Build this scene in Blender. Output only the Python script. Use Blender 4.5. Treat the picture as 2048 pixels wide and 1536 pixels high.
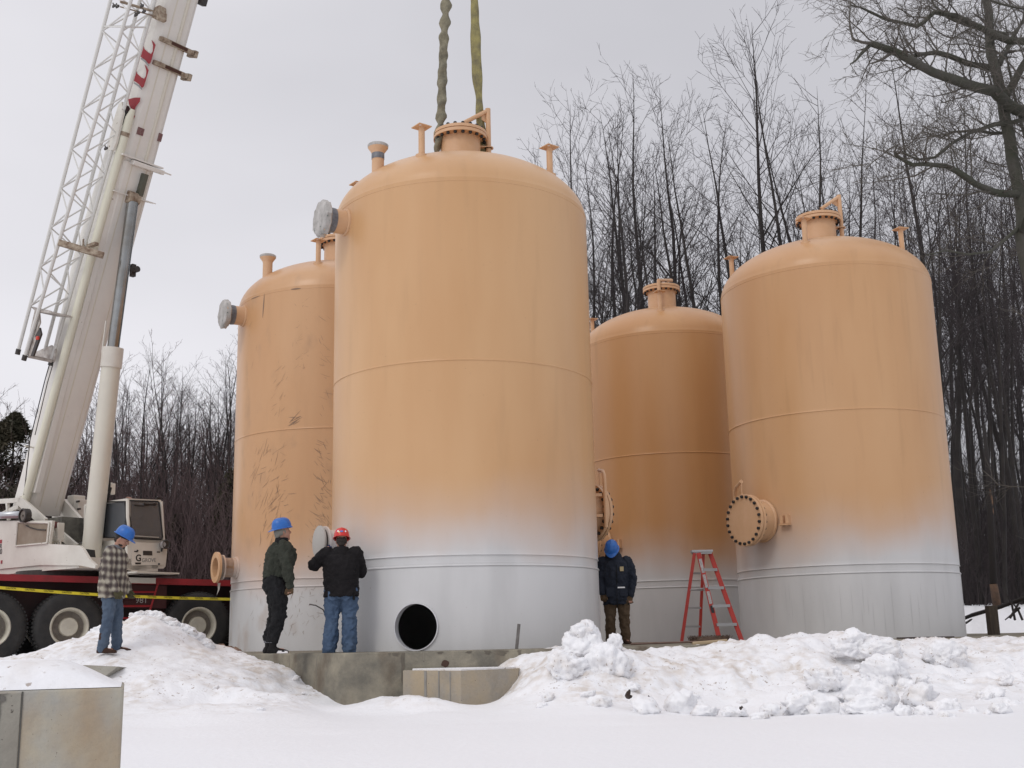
import bpy, bmesh, math, random
import numpy as np
from mathutils import Vector, Matrix, noise, Quaternion
random.seed(7)
rad = math.radians
S = bpy.context.scene
COL = S.collection
for o in list(bpy.data.objects):
    bpy.data.objects.remove(o)

# ------------------------------------------------------------------ camera
F_PX, PIT, ROL, EYE = 2347.7, 0.21287, -0.02127, 0.154      # focal length in photo pixels (2048 wide)
cam_d = bpy.data.cameras.new('camera'); cam = bpy.data.objects.new('camera', cam_d); COL.objects.link(cam)
cam_d.sensor_width = 36; cam_d.lens = 36 * F_PX / 2048; cam_d.clip_start = 0.1; cam_d.clip_end = 2000
_c, _s, _cr, _sr = math.cos(PIT), math.sin(PIT), math.cos(ROL), math.sin(ROL)
_F = Vector((0, _c, _s)); _U0 = Vector((0, -_s, _c)); _R0 = Vector((1, 0, 0))
_R = _cr * _R0 + _sr * _U0; _U = -_sr * _R0 + _cr * _U0
M = Matrix((_R, _U, -_F)).transposed().to_4x4(); M.translation = Vector((0, 0, EYE))
cam.matrix_world = M
S.camera = cam

# ------------------------------------------------------------------ light: overcast winter daylight
SUN_EL, SUN_AZ = rad(42), rad(215)       # azimuth of the sun measured from +Y clockwise
w = bpy.data.worlds.new('World'); S.world = w; w.use_nodes = True
nt = w.node_tree; N = nt.nodes; L = nt.links; N.clear()
wo = N.new('ShaderNodeOutputWorld'); bg = N.new('ShaderNodeBackground'); L.new(bg.outputs[0], wo.inputs[0])
sky = N.new('ShaderNodeTexSky'); sky.sky_type = 'NISHITA'; sky.sun_disc = False
sky.sun_elevation = SUN_EL; sky.sun_rotation = SUN_AZ
sm = N.new('ShaderNodeVectorMath'); sm.operation = 'SCALE'; sm.inputs['Scale'].default_value = 1.0
L.new(sky.outputs[0], sm.inputs[0])
tc = N.new('ShaderNodeTexCoord'); sx = N.new('ShaderNodeSeparateXYZ'); L.new(tc.outputs['Generated'], sx.inputs[0])
mp = N.new('ShaderNodeMapping'); mp.inputs['Scale'].default_value = (1.2, 1.2, 3.0); L.new(tc.outputs['Generated'], mp.inputs[0])
nz = N.new('ShaderNodeTexNoise'); nz.inputs['Scale'].default_value = 1.6; nz.inputs['Detail'].default_value = 4
L.new(mp.outputs[0], nz.inputs['Vector'])
def wmath(op, a, b):
    n = N.new('ShaderNodeMath'); n.operation = op
    for i, v in enumerate((a, b)):
        if isinstance(v, (int, float)): n.inputs[i].default_value = v
        else: L.new(v, n.inputs[i])
    return n.outputs[0]
t = wmath('ADD', wmath('MULTIPLY', sx.outputs['X'], -1.35), wmath('MULTIPLY', sx.outputs['Z'], -0.42))
t = wmath('ADD', t, wmath('MULTIPLY', wmath('SUBTRACT', nz.outputs['Fac'], 0.5), 1.0))
t = wmath('ADD', t, 0.42)
zen = wmath('MAXIMUM', wmath('SUBTRACT', sx.outputs['Z'], 0.55), 0.0)   # an overcast sky is brightest overhead
rp = N.new('ShaderNodeValToRGB'); L.new(t, rp.inputs[0])
e = rp.color_ramp.elements; e[0].position = 0; e[0].color = (6.15, 6.08, 6.45, 1); e[1].position = 1.0; e[1].color = (8.9, 8.75, 9.15, 1)
# the cloud deck (in the same units as the physical sky) covers nearly all of the blue
mx = N.new('ShaderNodeMix'); mx.data_type = 'RGBA'; mx.inputs[0].default_value = 0.94
L.new(sm.outputs[0], mx.inputs[6]); L.new(rp.outputs[0], mx.inputs[7])
zs = N.new('ShaderNodeVectorMath'); zs.operation = 'SCALE'; L.new(mx.outputs[2], zs.inputs[0]); L.new(wmath('ADD', wmath('MULTIPLY', zen, 1.7), 1.0), zs.inputs['Scale'])
L.new(zs.outputs[0], bg.inputs[0]); bg.inputs[1].default_value = 0.1
sd = bpy.data.lights.new('sun', 'SUN'); sd.energy = 0.6; sd.angle = rad(14); sd.color = (1, 0.96, 0.9)
sun = bpy.data.objects.new('sun', sd); COL.objects.link(sun)
dirv = Vector((math.sin(SUN_AZ) * math.cos(SUN_EL), math.cos(SUN_AZ) * math.cos(SUN_EL), math.sin(SUN_EL)))
sun.rotation_euler = dirv.to_track_quat('Z', 'Y').to_euler()
S.view_settings.view_transform = 'Standard'; S.view_settings.look = 'None'
S.view_settings.exposure = 0.0; S.view_settings.gamma = 1
S.render.engine = 'CYCLES'

# ------------------------------------------------------------------ helpers: survey of the photograph
def ray(px, py):
    a = px - 1024; b = py - 768
    u = _cr * a + _sr * b; v = -_sr * a + _cr * b
    x, y, z = u / F_PX, -v / F_PX, 1.0
    return Vector((x, z * _c - y * _s, z * _s + y * _c))
def at(px, py, Y):                       # world point seen at a photo pixel, at depth Y
    d = ray(px, py); return d * (Y / d.y) + Vector((0, 0, EYE))
def on_plane(px, py, P, n):
    d = ray(px, py); E = Vector((0, 0, EYE)); return E + d * ((P - E).dot(n) / d.dot(n))

# ------------------------------------------------------------------ helpers: materials
def mk(name, col, rough=0.6, metal=0.0, var=None, bump=None, spec=0.5, speck=None, stretch=(1, 1, 1)):
    m = bpy.data.materials.new(name); m.use_nodes = True
    n = m.node_tree.nodes; l = m.node_tree.links; b = n['Principled BSDF']
    b.inputs['Roughness'].default_value = rough; b.inputs['Metallic'].default_value = metal
    b.inputs['Specular IOR Level'].default_value = spec
    b.inputs['Base Color'].default_value = (*col, 1)
    tcn = n.new('ShaderNodeTexCoord'); mpn = n.new('ShaderNodeMapping'); mpn.inputs['Scale'].default_value = stretch
    l.new(tcn.outputs['Object'], mpn.inputs[0])
    src = None
    if var:                               # var = (scale, second colour, amount)
        t1 = n.new('ShaderNodeTexNoise'); t1.inputs['Scale'].default_value = var[0]; t1.inputs['Detail'].default_value = 9; t1.inputs['Roughness'].default_value = .62
        l.new(mpn.outputs[0], t1.inputs['Vector'])
        r = n.new('ShaderNodeMapRange'); r.inputs[1].default_value = 0.35; r.inputs[2].default_value = 0.68; r.inputs[4].default_value = var[2]
        l.new(t1.outputs['Fac'], r.inputs[0])
        x = n.new('ShaderNodeMix'); x.data_type = 'RGBA'; x.inputs[6].default_value = (*col, 1); x.inputs[7].default_value = (*var[1], 1)
        l.new(r.outputs[0], x.inputs[0]); src = x.outputs[2]
    if speck:                             # speck = (scale, threshold, colour)
        t2 = n.new('ShaderNodeTexNoise'); t2.inputs['Scale'].default_value = speck[0]; t2.inputs['Detail'].default_value = 3
        l.new(mpn.outputs[0], t2.inputs['Vector'])
        r = n.new('ShaderNodeMapRange'); r.inputs[1].default_value = speck[1]; r.inputs[2].default_value = speck[1] + 0.05
        l.new(t2.outputs['Fac'], r.inputs[0])
        x = n.new('ShaderNodeMix'); x.data_type = 'RGBA'; x.inputs[7].default_value = (*speck[2], 1)
        if src: l.new(src, x.inputs[6])
        else: x.inputs[6].default_value = (*col, 1)
        l.new(r.outputs[0], x.inputs[0]); src = x.outputs[2]
    if src: l.new(src, b.inputs['Base Color'])
    if bump:
        t3 = n.new('ShaderNodeTexNoise'); t3.inputs['Scale'].default_value = bump[0]; t3.inputs['Detail'].default_value = 8
        l.new(mpn.outputs[0], t3.inputs['Vector'])
        bp = n.new('ShaderNodeBump'); bp.inputs['Strength'].default_value = bump[1]; bp.inputs['Distance'].default_value = bump[2] if len(bump) > 2 else 0.02
        l.new(t3.outputs['Fac'], bp.inputs['Height']); l.new(bp.outputs[0], b.inputs['Normal'])
    return m

ORANGE = (0.585, 0.348, 0.172); PRIMER = (0.60, 0.60, 0.60)
def tank_paint(name, orange=ORANGE, zoff=0.0, scuff=0.0, seed=0.0, dirt=0.35):
    m = bpy.data.materials.new(name); m.use_nodes = True
    n = m.node_tree.nodes; l = m.node_tree.links; b = n['Principled BSDF']
    b.inputs['Roughness'].default_value = 0.4; b.inputs['Specular IOR Level'].default_value = 0.45
    tcn = n.new('ShaderNodeTexCoord'); sp = n.new('ShaderNodeSeparateXYZ'); l.new(tcn.outputs['Object'], sp.inputs[0])
    def ma(op, a, c, d=None):
        q = n.new('ShaderNodeMath'); q.operation = op
        for i, v in enumerate((a, c, d)):
            if v is None: continue
            if isinstance(v, (int, float)): q.inputs[i].default_value = v
            else: l.new(v, q.inputs[i])
        return q.outputs[0]
    def noi(scale, detail, st):
        mm = n.new('ShaderNodeMapping'); mm.inputs['Scale'].default_value = st; mm.inputs['Location'].default_value = (seed, seed * 2, 0)
        l.new(tcn.outputs['Object'], mm.inputs[0])
        q = n.new('ShaderNodeTexNoise'); q.inputs['Scale'].default_value = scale; q.inputs['Detail'].default_value = detail
        l.new(mm.outputs[0], q.inputs['Vector']); return q.outputs['Fac']
    def mixc(f, a, c):
        q = n.new('ShaderNodeMix'); q.data_type = 'RGBA'
        l.new(f, q.inputs[0])
        for i, v in ((6, a), (7, c)):
            if isinstance(v, tuple): q.inputs[i].default_value = (*v, 1)
            else: l.new(v, q.inputs[i])
        return q.outputs[2]
    def rng(v, a, c, o=1.0):
        q = n.new('ShaderNodeMapRange'); q.interpolation_type = 'SMOOTHSTEP'; q.inputs[1].default_value = a; q.inputs[2].default_value = c; q.inputs[4].default_value = o
        l.new(v, q.inputs[0]); return q.outputs[0]
    z = ma('ADD', sp.outputs['Z'], ma('ADD', ma('MULTIPLY', ma('SUBTRACT', noi(0.42, 2, (1, 1, 0.6)), 0.5), 1.5), ma('MULTIPLY', ma('SUBTRACT', noi(2.6, 6, (1, 1, 0.5)), 0.5), 0.28)))
    fade = rng(z, 1.18 + zoff, 2.1 + zoff)
    up = tuple(c * k for c, k in zip(orange, (1.04, 1.07, 1.12)))
    dn = tuple(c * k for c, k in zip(orange, (0.93, 0.88, 0.83)))
    oc = mixc(rng(noi(0.55, 4, (1, 1, 0.25)), 0.35, 0.7), up, dn)
    oc = mixc(rng(noi(5.0, 6, (1, 1, 0.10)), 0.52, 0.8, dirt), oc, tuple(c * 0.8 for c in orange))
    gc = mixc(rng(noi(2.0, 6, (1, 1, 0.25)), 0.4, 0.75, 0.6), PRIMER, (0.49, 0.49, 0.49))
    # a lighter dusty fog of primer right at the change of colour
    c0 = mixc(fade, gc, oc)
    fog = ma('MULTIPLY', rng(z, 1.2 + zoff, 1.6 + zoff), ma('SUBTRACT', 1.0, rng(z, 1.7 + zoff, 2.7 + zoff)))
    c1 = mixc(ma('MULTIPLY', fog, 0.36), c0, (0.58, 0.53, 0.52))
    if scuff:
        c1 = mixc(ma('MULTIPLY', rng(noi(2.2, 7, (1, 1, 0.5)), 0.56, 0.75), scuff), c1, (0.32, 0.2, 0.12))
    sp2 = ma('MULTIPLY', rng(noi(38, 2, (1, 1, 1)), 0.74, 0.78), 0.5)
    c1 = mixc(sp2, c1, (0.2, 0.12, 0.07))
    l.new(c1, b.inputs['Base Color'])
    rr = ma('ADD', 0.27, ma('MULTIPLY', noi(3.0, 4, (1, 1, 0.3)), 0.16)); l.new(rr, b.inputs['Roughness'])
    bp = n.new('ShaderNodeBump'); bp.inputs['Strength'].default_value = 0.25; bp.inputs['Distance'].default_value = 0.012
    l.new(noi(1.1, 3, (1, 1, 0.6)), bp.inputs['Height']); l.new(bp.outputs[0], b.inputs['Normal'])
    return m

# ------------------------------------------------------------------ helpers: geometry
class MB:
    def __init__(s): s.v = []; s.f = []
    def add(s, vs, fs):
        o = len(s.v); s.v += [tuple(p) for p in vs]; s.f += [tuple(i + o for i in f) for f in fs]; return s
    def box(s, c, size, rot=None, bev=0.0):
        hx, hy, hz = size[0] / 2, size[1] / 2, size[2] / 2
        c = Vector(c)
        R = rot if rot is not None else Matrix.Identity(3)
        if bev <= 0:
            vs = [c + R @ Vector((x * hx, y * hy, z * hz)) for z in (-1, 1) for y in (-1, 1) for x in (-1, 1)]
            return s.add(vs, [(0, 2, 3, 1), (4, 5, 7, 6), (0, 1, 5, 4), (2, 6, 7, 3), (0, 4, 6, 2), (1, 3, 7, 5)])
        b = min(bev, hx * .9, hy * .9, hz * .9); bm = bmesh.new()
        bmesh.ops.create_cube(bm, size=1)
        for v in bm.verts: v.co = Vector((v.co.x * 2 * hx, v.co.y * 2 * hy, v.co.z * 2 * hz))
        bmesh.ops.bevel(bm, geom=list(bm.edges), offset=b, segments=2, affect='EDGES', profile=0.6)
        bm.verts.index_update()
        s.add([c + R @ v.co for v in bm.verts], [[v.index for v in f.verts] for f in bm.faces]); bm.free(); return s
    def tube(s, pts, r, n=8, caps=True):
        pts = [Vector(p) for p in pts]; k = len(pts)
        rr = r if isinstance(r, (list, tuple)) else [r] * k
        d0 = (pts[1] - pts[0]).normalized()
        a = d0.orthogonal().normalized(); vs = []
        prev = d0
        for i, p in enumerate(pts):
            d = ((pts[min(i + 1, k - 1)] - pts[max(i - 1, 0)])).normalized()
            q = prev.rotation_difference(d); a = (q @ a); a = (a - d * a.dot(d)).normalized(); b = d.cross(a); prev = d
            for j in range(n):
                t_ = 2 * math.pi * j / n; vs.append(p + (a * math.cos(t_) + b * math.sin(t_)) * rr[i])
        fs = [(i * n + j, i * n + (j + 1) % n, (i + 1) * n + (j + 1) % n, (i + 1) * n + j) for i in range(k - 1) for j in range(n)]
        if caps: fs += [tuple(range(n))[::-1], tuple((k - 1) * n + j for j in range(n))]
        return s.add(vs, fs)
    def lathe(s, prof, n=32, M=None, a0=0.0, caps=False):
        M = M or Matrix.Identity(4); vs = []; k = len(prof)
        for r, z in prof:
            for j in range(n):
                t_ = a0 + 2 * math.pi * j / n; vs.append(M @ Vector((r * math.cos(t_), r * math.sin(t_), z)))
        fs = [(i * n + j, i * n + (j + 1) % n, (i + 1) * n + (j + 1) % n, (i + 1) * n + j) for i in range(k - 1) for j in range(n)]
        if caps: fs += [tuple(range(n))[::-1], tuple((k - 1) * n + j for j in range(n))]
        return s.add(vs, fs)
    def prism(s, poly, off):             # polygon (3D points) pushed by the vector off
        k = len(poly); off = Vector(off); a = [Vector(p) for p in poly]
        fs = [tuple(range(k)), tuple(range(2 * k - 1, k - 1, -1))] + [(i, i + k, (i + 1) % k + k, (i + 1) % k) for i in range(k)]
        return s.add(a + [p + off for p in a], fs)
    def loft(s, rings, n=16):            # rings: (centre, half width, half depth, yaw [, tilt quaternion])
        vs = []
        for rg in rings:
            c, wx, wy, yaw = rg[0], rg[1], rg[2], rg[3]
            q = rg[4] if len(rg) > 4 else None
            for j in range(n):
                t_ = 2 * math.pi * j / n; p = Vector((wx * math.cos(t_), wy * math.sin(t_), 0))
                p = Matrix.Rotation(yaw, 3, 'Z') @ p
                if q: p = q @ p
                vs.append(Vector(c) + p)
        k = len(rings)
        fs = [(i * n + j, i * n + (j + 1) % n, (i + 1) * n + (j + 1) % n, (i + 1) * n + j) for i in range(k - 1) for j in range(n)]
        fs += [tuple(range(n))[::-1], tuple((k - 1) * n + j for j in range(n))]
        return s.add(vs, fs)
    def build(s, name, mat, parent=None, smooth=False, loc=None, fix=True, angle=None):
        me = bpy.data.meshes.new(name); me.from_pydata(s.v, [], s.f)
        if fix:
            bm = bmesh.new(); bm.from_mesh(me); bmesh.ops.recalc_face_normals(bm, faces=bm.faces); bm.to_mesh(me); bm.free()
        if smooth:
            me.polygons.foreach_set('use_smooth', [True] * len(me.polygons))
            if angle: me.set_sharp_from_angle(angle=rad(angle))
        me.materials.append(mat)
        o = bpy.data.objects.new(name, me); COL.objects.link(o)
        if parent is not None: o.parent = parent
        if loc is not None: o.location = loc
        return o
def tag(o, label=None, cat=None, group=None, kind=None):
    if label: o['label'] = label
    if cat: o['category'] = cat
    if group: o['group'] = group
    if kind: o['kind'] = kind
    return o
def empty(name, loc=(0, 0, 0), rz=0.0, label=None, cat=None, group=None):
    o = bpy.data.objects.new(name, None); COL.objects.link(o); o.location = loc; o.rotation_euler = (0, 0, rz)
    o.empty_display_size = 0.2
    return tag(o, label, cat, group)
def dup(o, parent):
    c = o.copy(); COL.objects.link(c); c.parent = parent; return c
def axisM(P, d, up=Vector((0, 0, 1))):   # frame whose +Z runs along d at P
    d = Vector(d).normalized()
    x = up.cross(d)
    if x.length < 1e-4: x = Vector((1, 0, 0))
    x.normalize(); y = d.cross(x)
    m = Matrix((x, y, d)).transposed().to_4x4(); m.translation = Vector(P); return m
def bake(o, mods):                       # apply modifiers by evaluating the object once
    for kind, props in mods:
        m = o.modifiers.new(kind.lower(), kind)
        for k, v in props.items(): setattr(m, k, v)
    bpy.context.view_layer.update()
    dg = bpy.context.evaluated_depsgraph_get()
    me = bpy.data.meshes.new_from_object(o.evaluated_get(dg)); old = o.data
    o.modifiers.clear(); o.data = me; me.name = old.name
    return o
def lettering(text, name, mat, P, right, up, size, depth=0.003, parent=None, bold=0.0, sx=1.0):
    cu = bpy.data.curves.new(name, 'FONT'); cu.body = text; cu.size = size; cu.extrude = depth; cu.align_x = 'CENTER'; cu.align_y = 'CENTER'; cu.offset = bold
    o = bpy.data.objects.new(name, cu); COL.objects.link(o)
    bpy.context.view_layer.update()
    me = bpy.data.meshes.new_from_object(o.evaluated_get(bpy.context.evaluated_depsgraph_get()))
    COL.objects.unlink(o); bpy.data.objects.remove(o)
    r = Vector(right).normalized(); nrm = r.cross(Vector(up)).normalized(); u = nrm.cross(r)
    Mx = Matrix((r * sx, u, nrm)).transposed().to_4x4(); Mx.translation = Vector(P)
    me.transform(Mx); me.materials.clear(); me.materials.append(mat); me.name = name
    ob = bpy.data.objects.new(name, me); COL.objects.link(ob)
    if parent is not None: ob.parent = parent
    return ob

white_paint = mk('cream_white_paint', (0.71, 0.685, 0.62), 0.42, var=(1.3, (0.54, 0.50, 0.44), 0.7), speck=(9, 0.71, (0.25, 0.18, 0.12)), bump=(2.0, 0.15, 0.01))
grime_paint = mk('rusty_white_paint', (0.45, 0.38, 0.29), 0.7, var=(9, (0.13, 0.07, 0.04), 1.0), bump=(20, 0.4))
red_paint = mk('red_paint', (0.28, 0.012, 0.02), 0.5, var=(3, (0.17, 0.012, 0.015), 0.8))
black = mk('black_rubber', (0.014, 0.014, 0.015), 0.75, var=(6, (0.04, 0.038, 0.035), 0.6), bump=(30, 0.3))
dark_steel = mk('dark_steel', (0.03, 0.028, 0.027), 0.55, var=(12, (0.07, 0.05, 0.04), 0.6))
bolt_mat = mk('black_bolt', (0.012, 0.011, 0.012), 0.45)
chrome = mk('chrome_rod', (0.26, 0.252, 0.235), 0.25, metal=1.0, var=(2, (0.42, 0.45, 0.47), 0.6))
glass = mk('dark_glass', (0.05, 0.06, 0.065), 0.05, spec=0.8, var=(2.5, (0.11, 0.12, 0.13), 0.8))

# ================================================================== THE SETTING
# sky is the world; ground is one sheet of snow with the ploughed banks in it
GZ = -0.70
PADP = [(-2.35, 16.3), (0.9, 16.3), (8.6, 20.6), (15, 25.0), (15, 33), (10, 36), (-7.0, 32), (-7.2, 23.2), (-3.9, 18.2)]
ctl = []                                  # (x, y, z) of the snow surface
def C(px, py, Y, dz=0.0):
    p = at(px, py, Y); ctl.append((p.x, p.y, p.z + dz))
for q in [(0,1314,18.6),(62,1301,18.5),(94,1302,18.4),(112,1292,18.4),(134,1286,18.4),(184,1264,18.3),(237,1243,18.3),(262,1232,18.3),(278,1222,18.3),(300,1226,18.3),(319,1227,18.3),
          (341,1247,18.3),(363,1246,18.3),(375,1255,18.3),(391,1274,18.3),(416,1292,18.2),(453,1304,18.2),(500,1309,18.3),
          (215,1306,16.9),(150,1312,16.9),(270,1290,17.1),(340,1300,17),(420,1318,17),(300,1350,15.6),(400,1370,15.6),(220,1370,15.5),(500,1372,15.6),(60,1345,15.8),
          (0,1360,15.2),(-80,1350,16),(580,1385,15.6),(540,1352,16.6),(240,1420,14.2),(400,1405,14.4),(500,1400,14.6),(600,1408,15.0),
          (520,1318,17.9),(560,1331,17.5),(598,1358,17.1),(628,1385,16.75),(645,1409,16.3),
          (660,1413,15.9),(700,1413,15.9),(735,1407,15.9),(770,1393,15.7),(805,1382,15.3),(830,1380,15.1),(855,1388,15.0),(885,1401,14.9),(915,1411,14.8),(960,1416,14.6),(1000,1412,14.7),(880,1420,14.3),(945,1424,14.2),(1015,1412,14.5),
          (1028,1394,15.0),(1040,1362,15.4),(1040,1344,15.8),(1000,1320,16.25),(1060,1307,16.2),(1100,1299,16.0),(1135,1284,15.7),(1200,1286,15.6),(1260,1300,15.9),(1320,1306,16.2),(1400,1303,16.4),
          (1450,1296,16.5),(1500,1277,16.5),(1560,1268,16.6),(1610,1267,16.6),(1650,1275,16.6),(1690,1259,16.7),(1740,1271,16.8),(1800,1280,17.2),(1830,1287,17.8),(1860,1273,18.4),(1940,1269,19),(2000,1282,19.2),(2048,1271,18.5),(2120,1262,18.2),
          (1060,1350,15.3),(1060,1400,14.6),(1180,1350,14.8),(1180,1410,13.9),(1300,1350,15.0),(1300,1392,14.6),(1450,1345,15.25),(1450,1402,14.95),(1400,1398,14.8),(1500,1398,14.9),(1560,1330,15.6),(1560,1395,14.8),(1650,1320,15.7),(1660,1372,14.9),
          (1750,1330,15.6),(1760,1392,14.3),(1850,1330,15.8),(1860,1390,13.8),(1950,1330,16),(1950,1390,13.7),(2040,1330,15.8),(2040,1390,13.6)]:
    C(*q)
for px, py in ((250,1466),(330,1448),(430,1428),(550,1418),(640,1425),(720,1425),(820,1425),(900,1425),(980,1428),(1060,1430),(1150,1432),(1250,1438),(1350,1440),(1450,1440),(1550,1438),(1650,1440),(1750,1445),(1850,1450),(1950,1456),(2040,1456)):
    d = ray(px, py); k = (GZ - EYE) / d.z; ctl.append((d.x * k, d.y * k, GZ))
ctl += [(at(870, 1400, 15.75).x, 15.75, -.78), (at(920, 1400, 15.6).x, 15.6, -.78), (at(970, 1400, 15.7).x, 15.7, -.76), (at(760, 1400, 16.25).x, 16.25, -.74), (at(840, 1400, 16.2).x, 16.2, -.8), (at(930, 1400, 16.2).x, 16.2, -.8)]
for x in (-9, -6, -4, -2, 0, 2, 4, 6, 9, 13):
    for y in (2, 5, 7.5, 10): ctl.append((x, y, GZ + 0.02 * math.sin(x * 1.3 + y)))
ctl += [(-9, 12, GZ + .1), (-12, 12, -.5), (-12, 16, -.2), (-14, 20, -.1)]
for x, y in ((-2, 17.5), (0, 18), (3, 19), (5.5, 20.2), (8, 22), (-4.2, 20), (0, 22), (5, 25), (-2, 28), (4, 32), (9, 25)): ctl.append((x, y, -.12))
ctl += [(10.5, 21.6, -.1), (13, 23, -.05), (16, 22, .1), (13, 18, .0), (16, 15, -.3)]
for x, y in ((-4.9, 20.4), (-5.6, 21.6), (-7, 20.6), (-9, 20.2), (-11, 20.5), (-6.5, 22.5), (-8, 24), (-10, 23), (-5, 25), (-8, 27), (-12, 26), (-12, 22), (-14, 24), (-16, 28)): ctl.append((x, y, -.13))
ctl += [(-10, 36, .1), (-20, 40, .2), (-30, 60, .5), (-10, 60, .5), (10, 60, 1.3), (-20, 100, 1), (20, 100, 1.5), (60, 60, 1.5), (60, 100, 2), (-60, 60, .5), (0, 40, .5), (40, 30, .6), (-30, 20, -.2), (40, 10, -.5), (-30, 5, GZ), (20, 5, GZ)]
for q in [(1950,1238,27),(1900,1234,27.5),(2040,1247,26.5),(2000,1232,27.5),(1950,1212,36),(2040,1212,36),(1900,1210,36),(2100,1215,34),(1950,1262,25.6),(2040,1262,25.2)]: C(*q)
ctl = np.array(ctl)
def _phi(r): return np.sqrt(r * r + 0.02)
_D = np.hypot(ctl[:, None, 0] - ctl[None, :, 0], ctl[:, None, 1] - ctl[None, :, 1])
_n = len(ctl); _A = np.zeros((_n + 1, _n + 1)); _A[:_n, :_n] = _phi(_D) - np.eye(_n) * 0.04; _A[:_n, _n] = 1; _A[_n, :_n] = 1
_w = np.linalg.solve(_A, np.concatenate([ctl[:, 2], [0]]))
def in_pad(x, y, m=0.0):
    n = len(PADP); r = np.ones_like(x, dtype=bool)
    for i in range(n):
        (ax, ay), (bx, by) = PADP[i], PADP[(i + 1) % n]; dx, dy = bx - ax, by - ay; l_ = math.hypot(dx, dy)
        r &= ((dx * (y - ay) - dy * (x - ax)) / l_) > m
    return r
def terrain(x, y):
    x = np.atleast_1d(np.asarray(x, float)); y = np.atleast_1d(np.asarray(y, float)); z = np.empty_like(x)
    for i in range(0, len(x), 20000):
        s_ = slice(i, i + 20000)
        z[s_] = _phi(np.hypot(x[s_, None] - ctl[None, :, 0], y[s_, None] - ctl[None, :, 1])) @ _w[:_n] + _w[_n]
    return z
def tz(x, y): return float(terrain([x], [y])[0])
def grow(a, b, s0, k):
    r = []; p = a; st = s0
    while abs(p - a) < abs(b - a): st *= k; p += st * (1 if b > a else -1); r.append(p)
    return r
xs = sorted(grow(-9.6, -400, .05, 1.16)) + list(np.arange(-9.6, 9.6, .042)) + grow(9.6, 400, .045, 1.16)
ys = sorted(grow(12.3, -30, .045, 1.12)) + list(np.arange(12.3, 20.0, .042)) + grow(20.0, 30, .045, 1.03) + grow(30, 500, .4, 1.14)
X, Y = np.meshgrid(np.array(xs), np.array(sorted(ys))); nx, ny = len(xs), len(ys)
xf, yf = X.ravel(), Y.ravel(); Z = terrain(xf, yf)
near = (xf > -14) & (xf < 14) & (yf > 9) & (yf < 32)
pile = np.zeros_like(Z)
flat = GZ
pile[near] = np.clip((Z[near] - (flat + .03)) / .2, 0, 1)
pile *= np.clip((26 - yf) / 5, 0, 1) * np.clip((yf - 10) / 2, 0, 1)
rightw = np.clip((xf - 0.3) / 1.0, 0, 1)          # the right bank is broken and blocky, the left one smoother
for i in np.nonzero(near)[0]:
    p = Vector((xf[i], yf[i], Z[i] * 1.0)); m_ = pile[i]
    if m_ > 0.01:
        rw = 0.5 + 0.5 * rightw[i]
        a = noise.fractal(p * 1.7, 1.0, 2.1, 4) * .045
        b = noise.turbulence(p * 3.1 + Vector((9, 3, 1)), 5, False) * .055
        dd, _pp = noise.voronoi(p * 2.6 + Vector((noise.noise(p * 3), noise.noise(p * 3.3 + Vector((5, 5, 5))), 0)) * .5)
        cch = (dd[1] - dd[0]); blk = min(cch * 1.3, .45) * .055 - .012
        dd2, _pp = noise.voronoi(p * 6.5); sm_ = min((dd2[1] - dd2[0]) * 1.4, .5) * .022
        rg = noise.ridged_multi_fractal(p * 1.25 + Vector((3, 8, 0)), .9, 2.1, 4, 1.0, 2.0) * .045 - .05
        Z[i] += m_ * (a + (b - .05 + rg) * rw + (blk + sm_) * rw + noise.turbulence(p * 9, 3, False) * .014 * (.5 + rw) - .01)
    Z[i] += noise.fractal(Vector((xf[i] * .5, yf[i] * .9, 0)), 1, 2, 3) * .024 * (1 - m_)
inp = in_pad(xf, yf, .12)
Z[inp & (yf > 17.6)] = np.minimum(Z[inp & (yf > 17.6)], -.10)
me = bpy.data.meshes.new('snow_ground')
V = np.stack([xf, yf, Z], 1)
idx = np.arange(nx * ny).reshape(ny, nx)
Q = np.stack([idx[:-1, :-1], idx[:-1, 1:], idx[1:, 1:], idx[1:, :-1]], -1).reshape(-1, 4)
me.vertices.add(len(V)); me.vertices.foreach_set('co', V.ravel())
me.loops.add(Q.size); me.loops.foreach_set('vertex_index', Q.ravel().astype(np.int32))
me.polygons.add(len(Q)); me.polygons.foreach_set('loop_start', np.arange(0, Q.size, 4, dtype=np.int32)); me.polygons.foreach_set('loop_total', np.full(len(Q), 4, dtype=np.int32))
me.update(); me.validate(); me.polygons.foreach_set('use_smooth', [True] * len(Q))
at_ = me.attributes.new('bank', 'FLOAT', 'POINT'); at_.data.foreach_set('value', pile.astype(np.float32))
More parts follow.
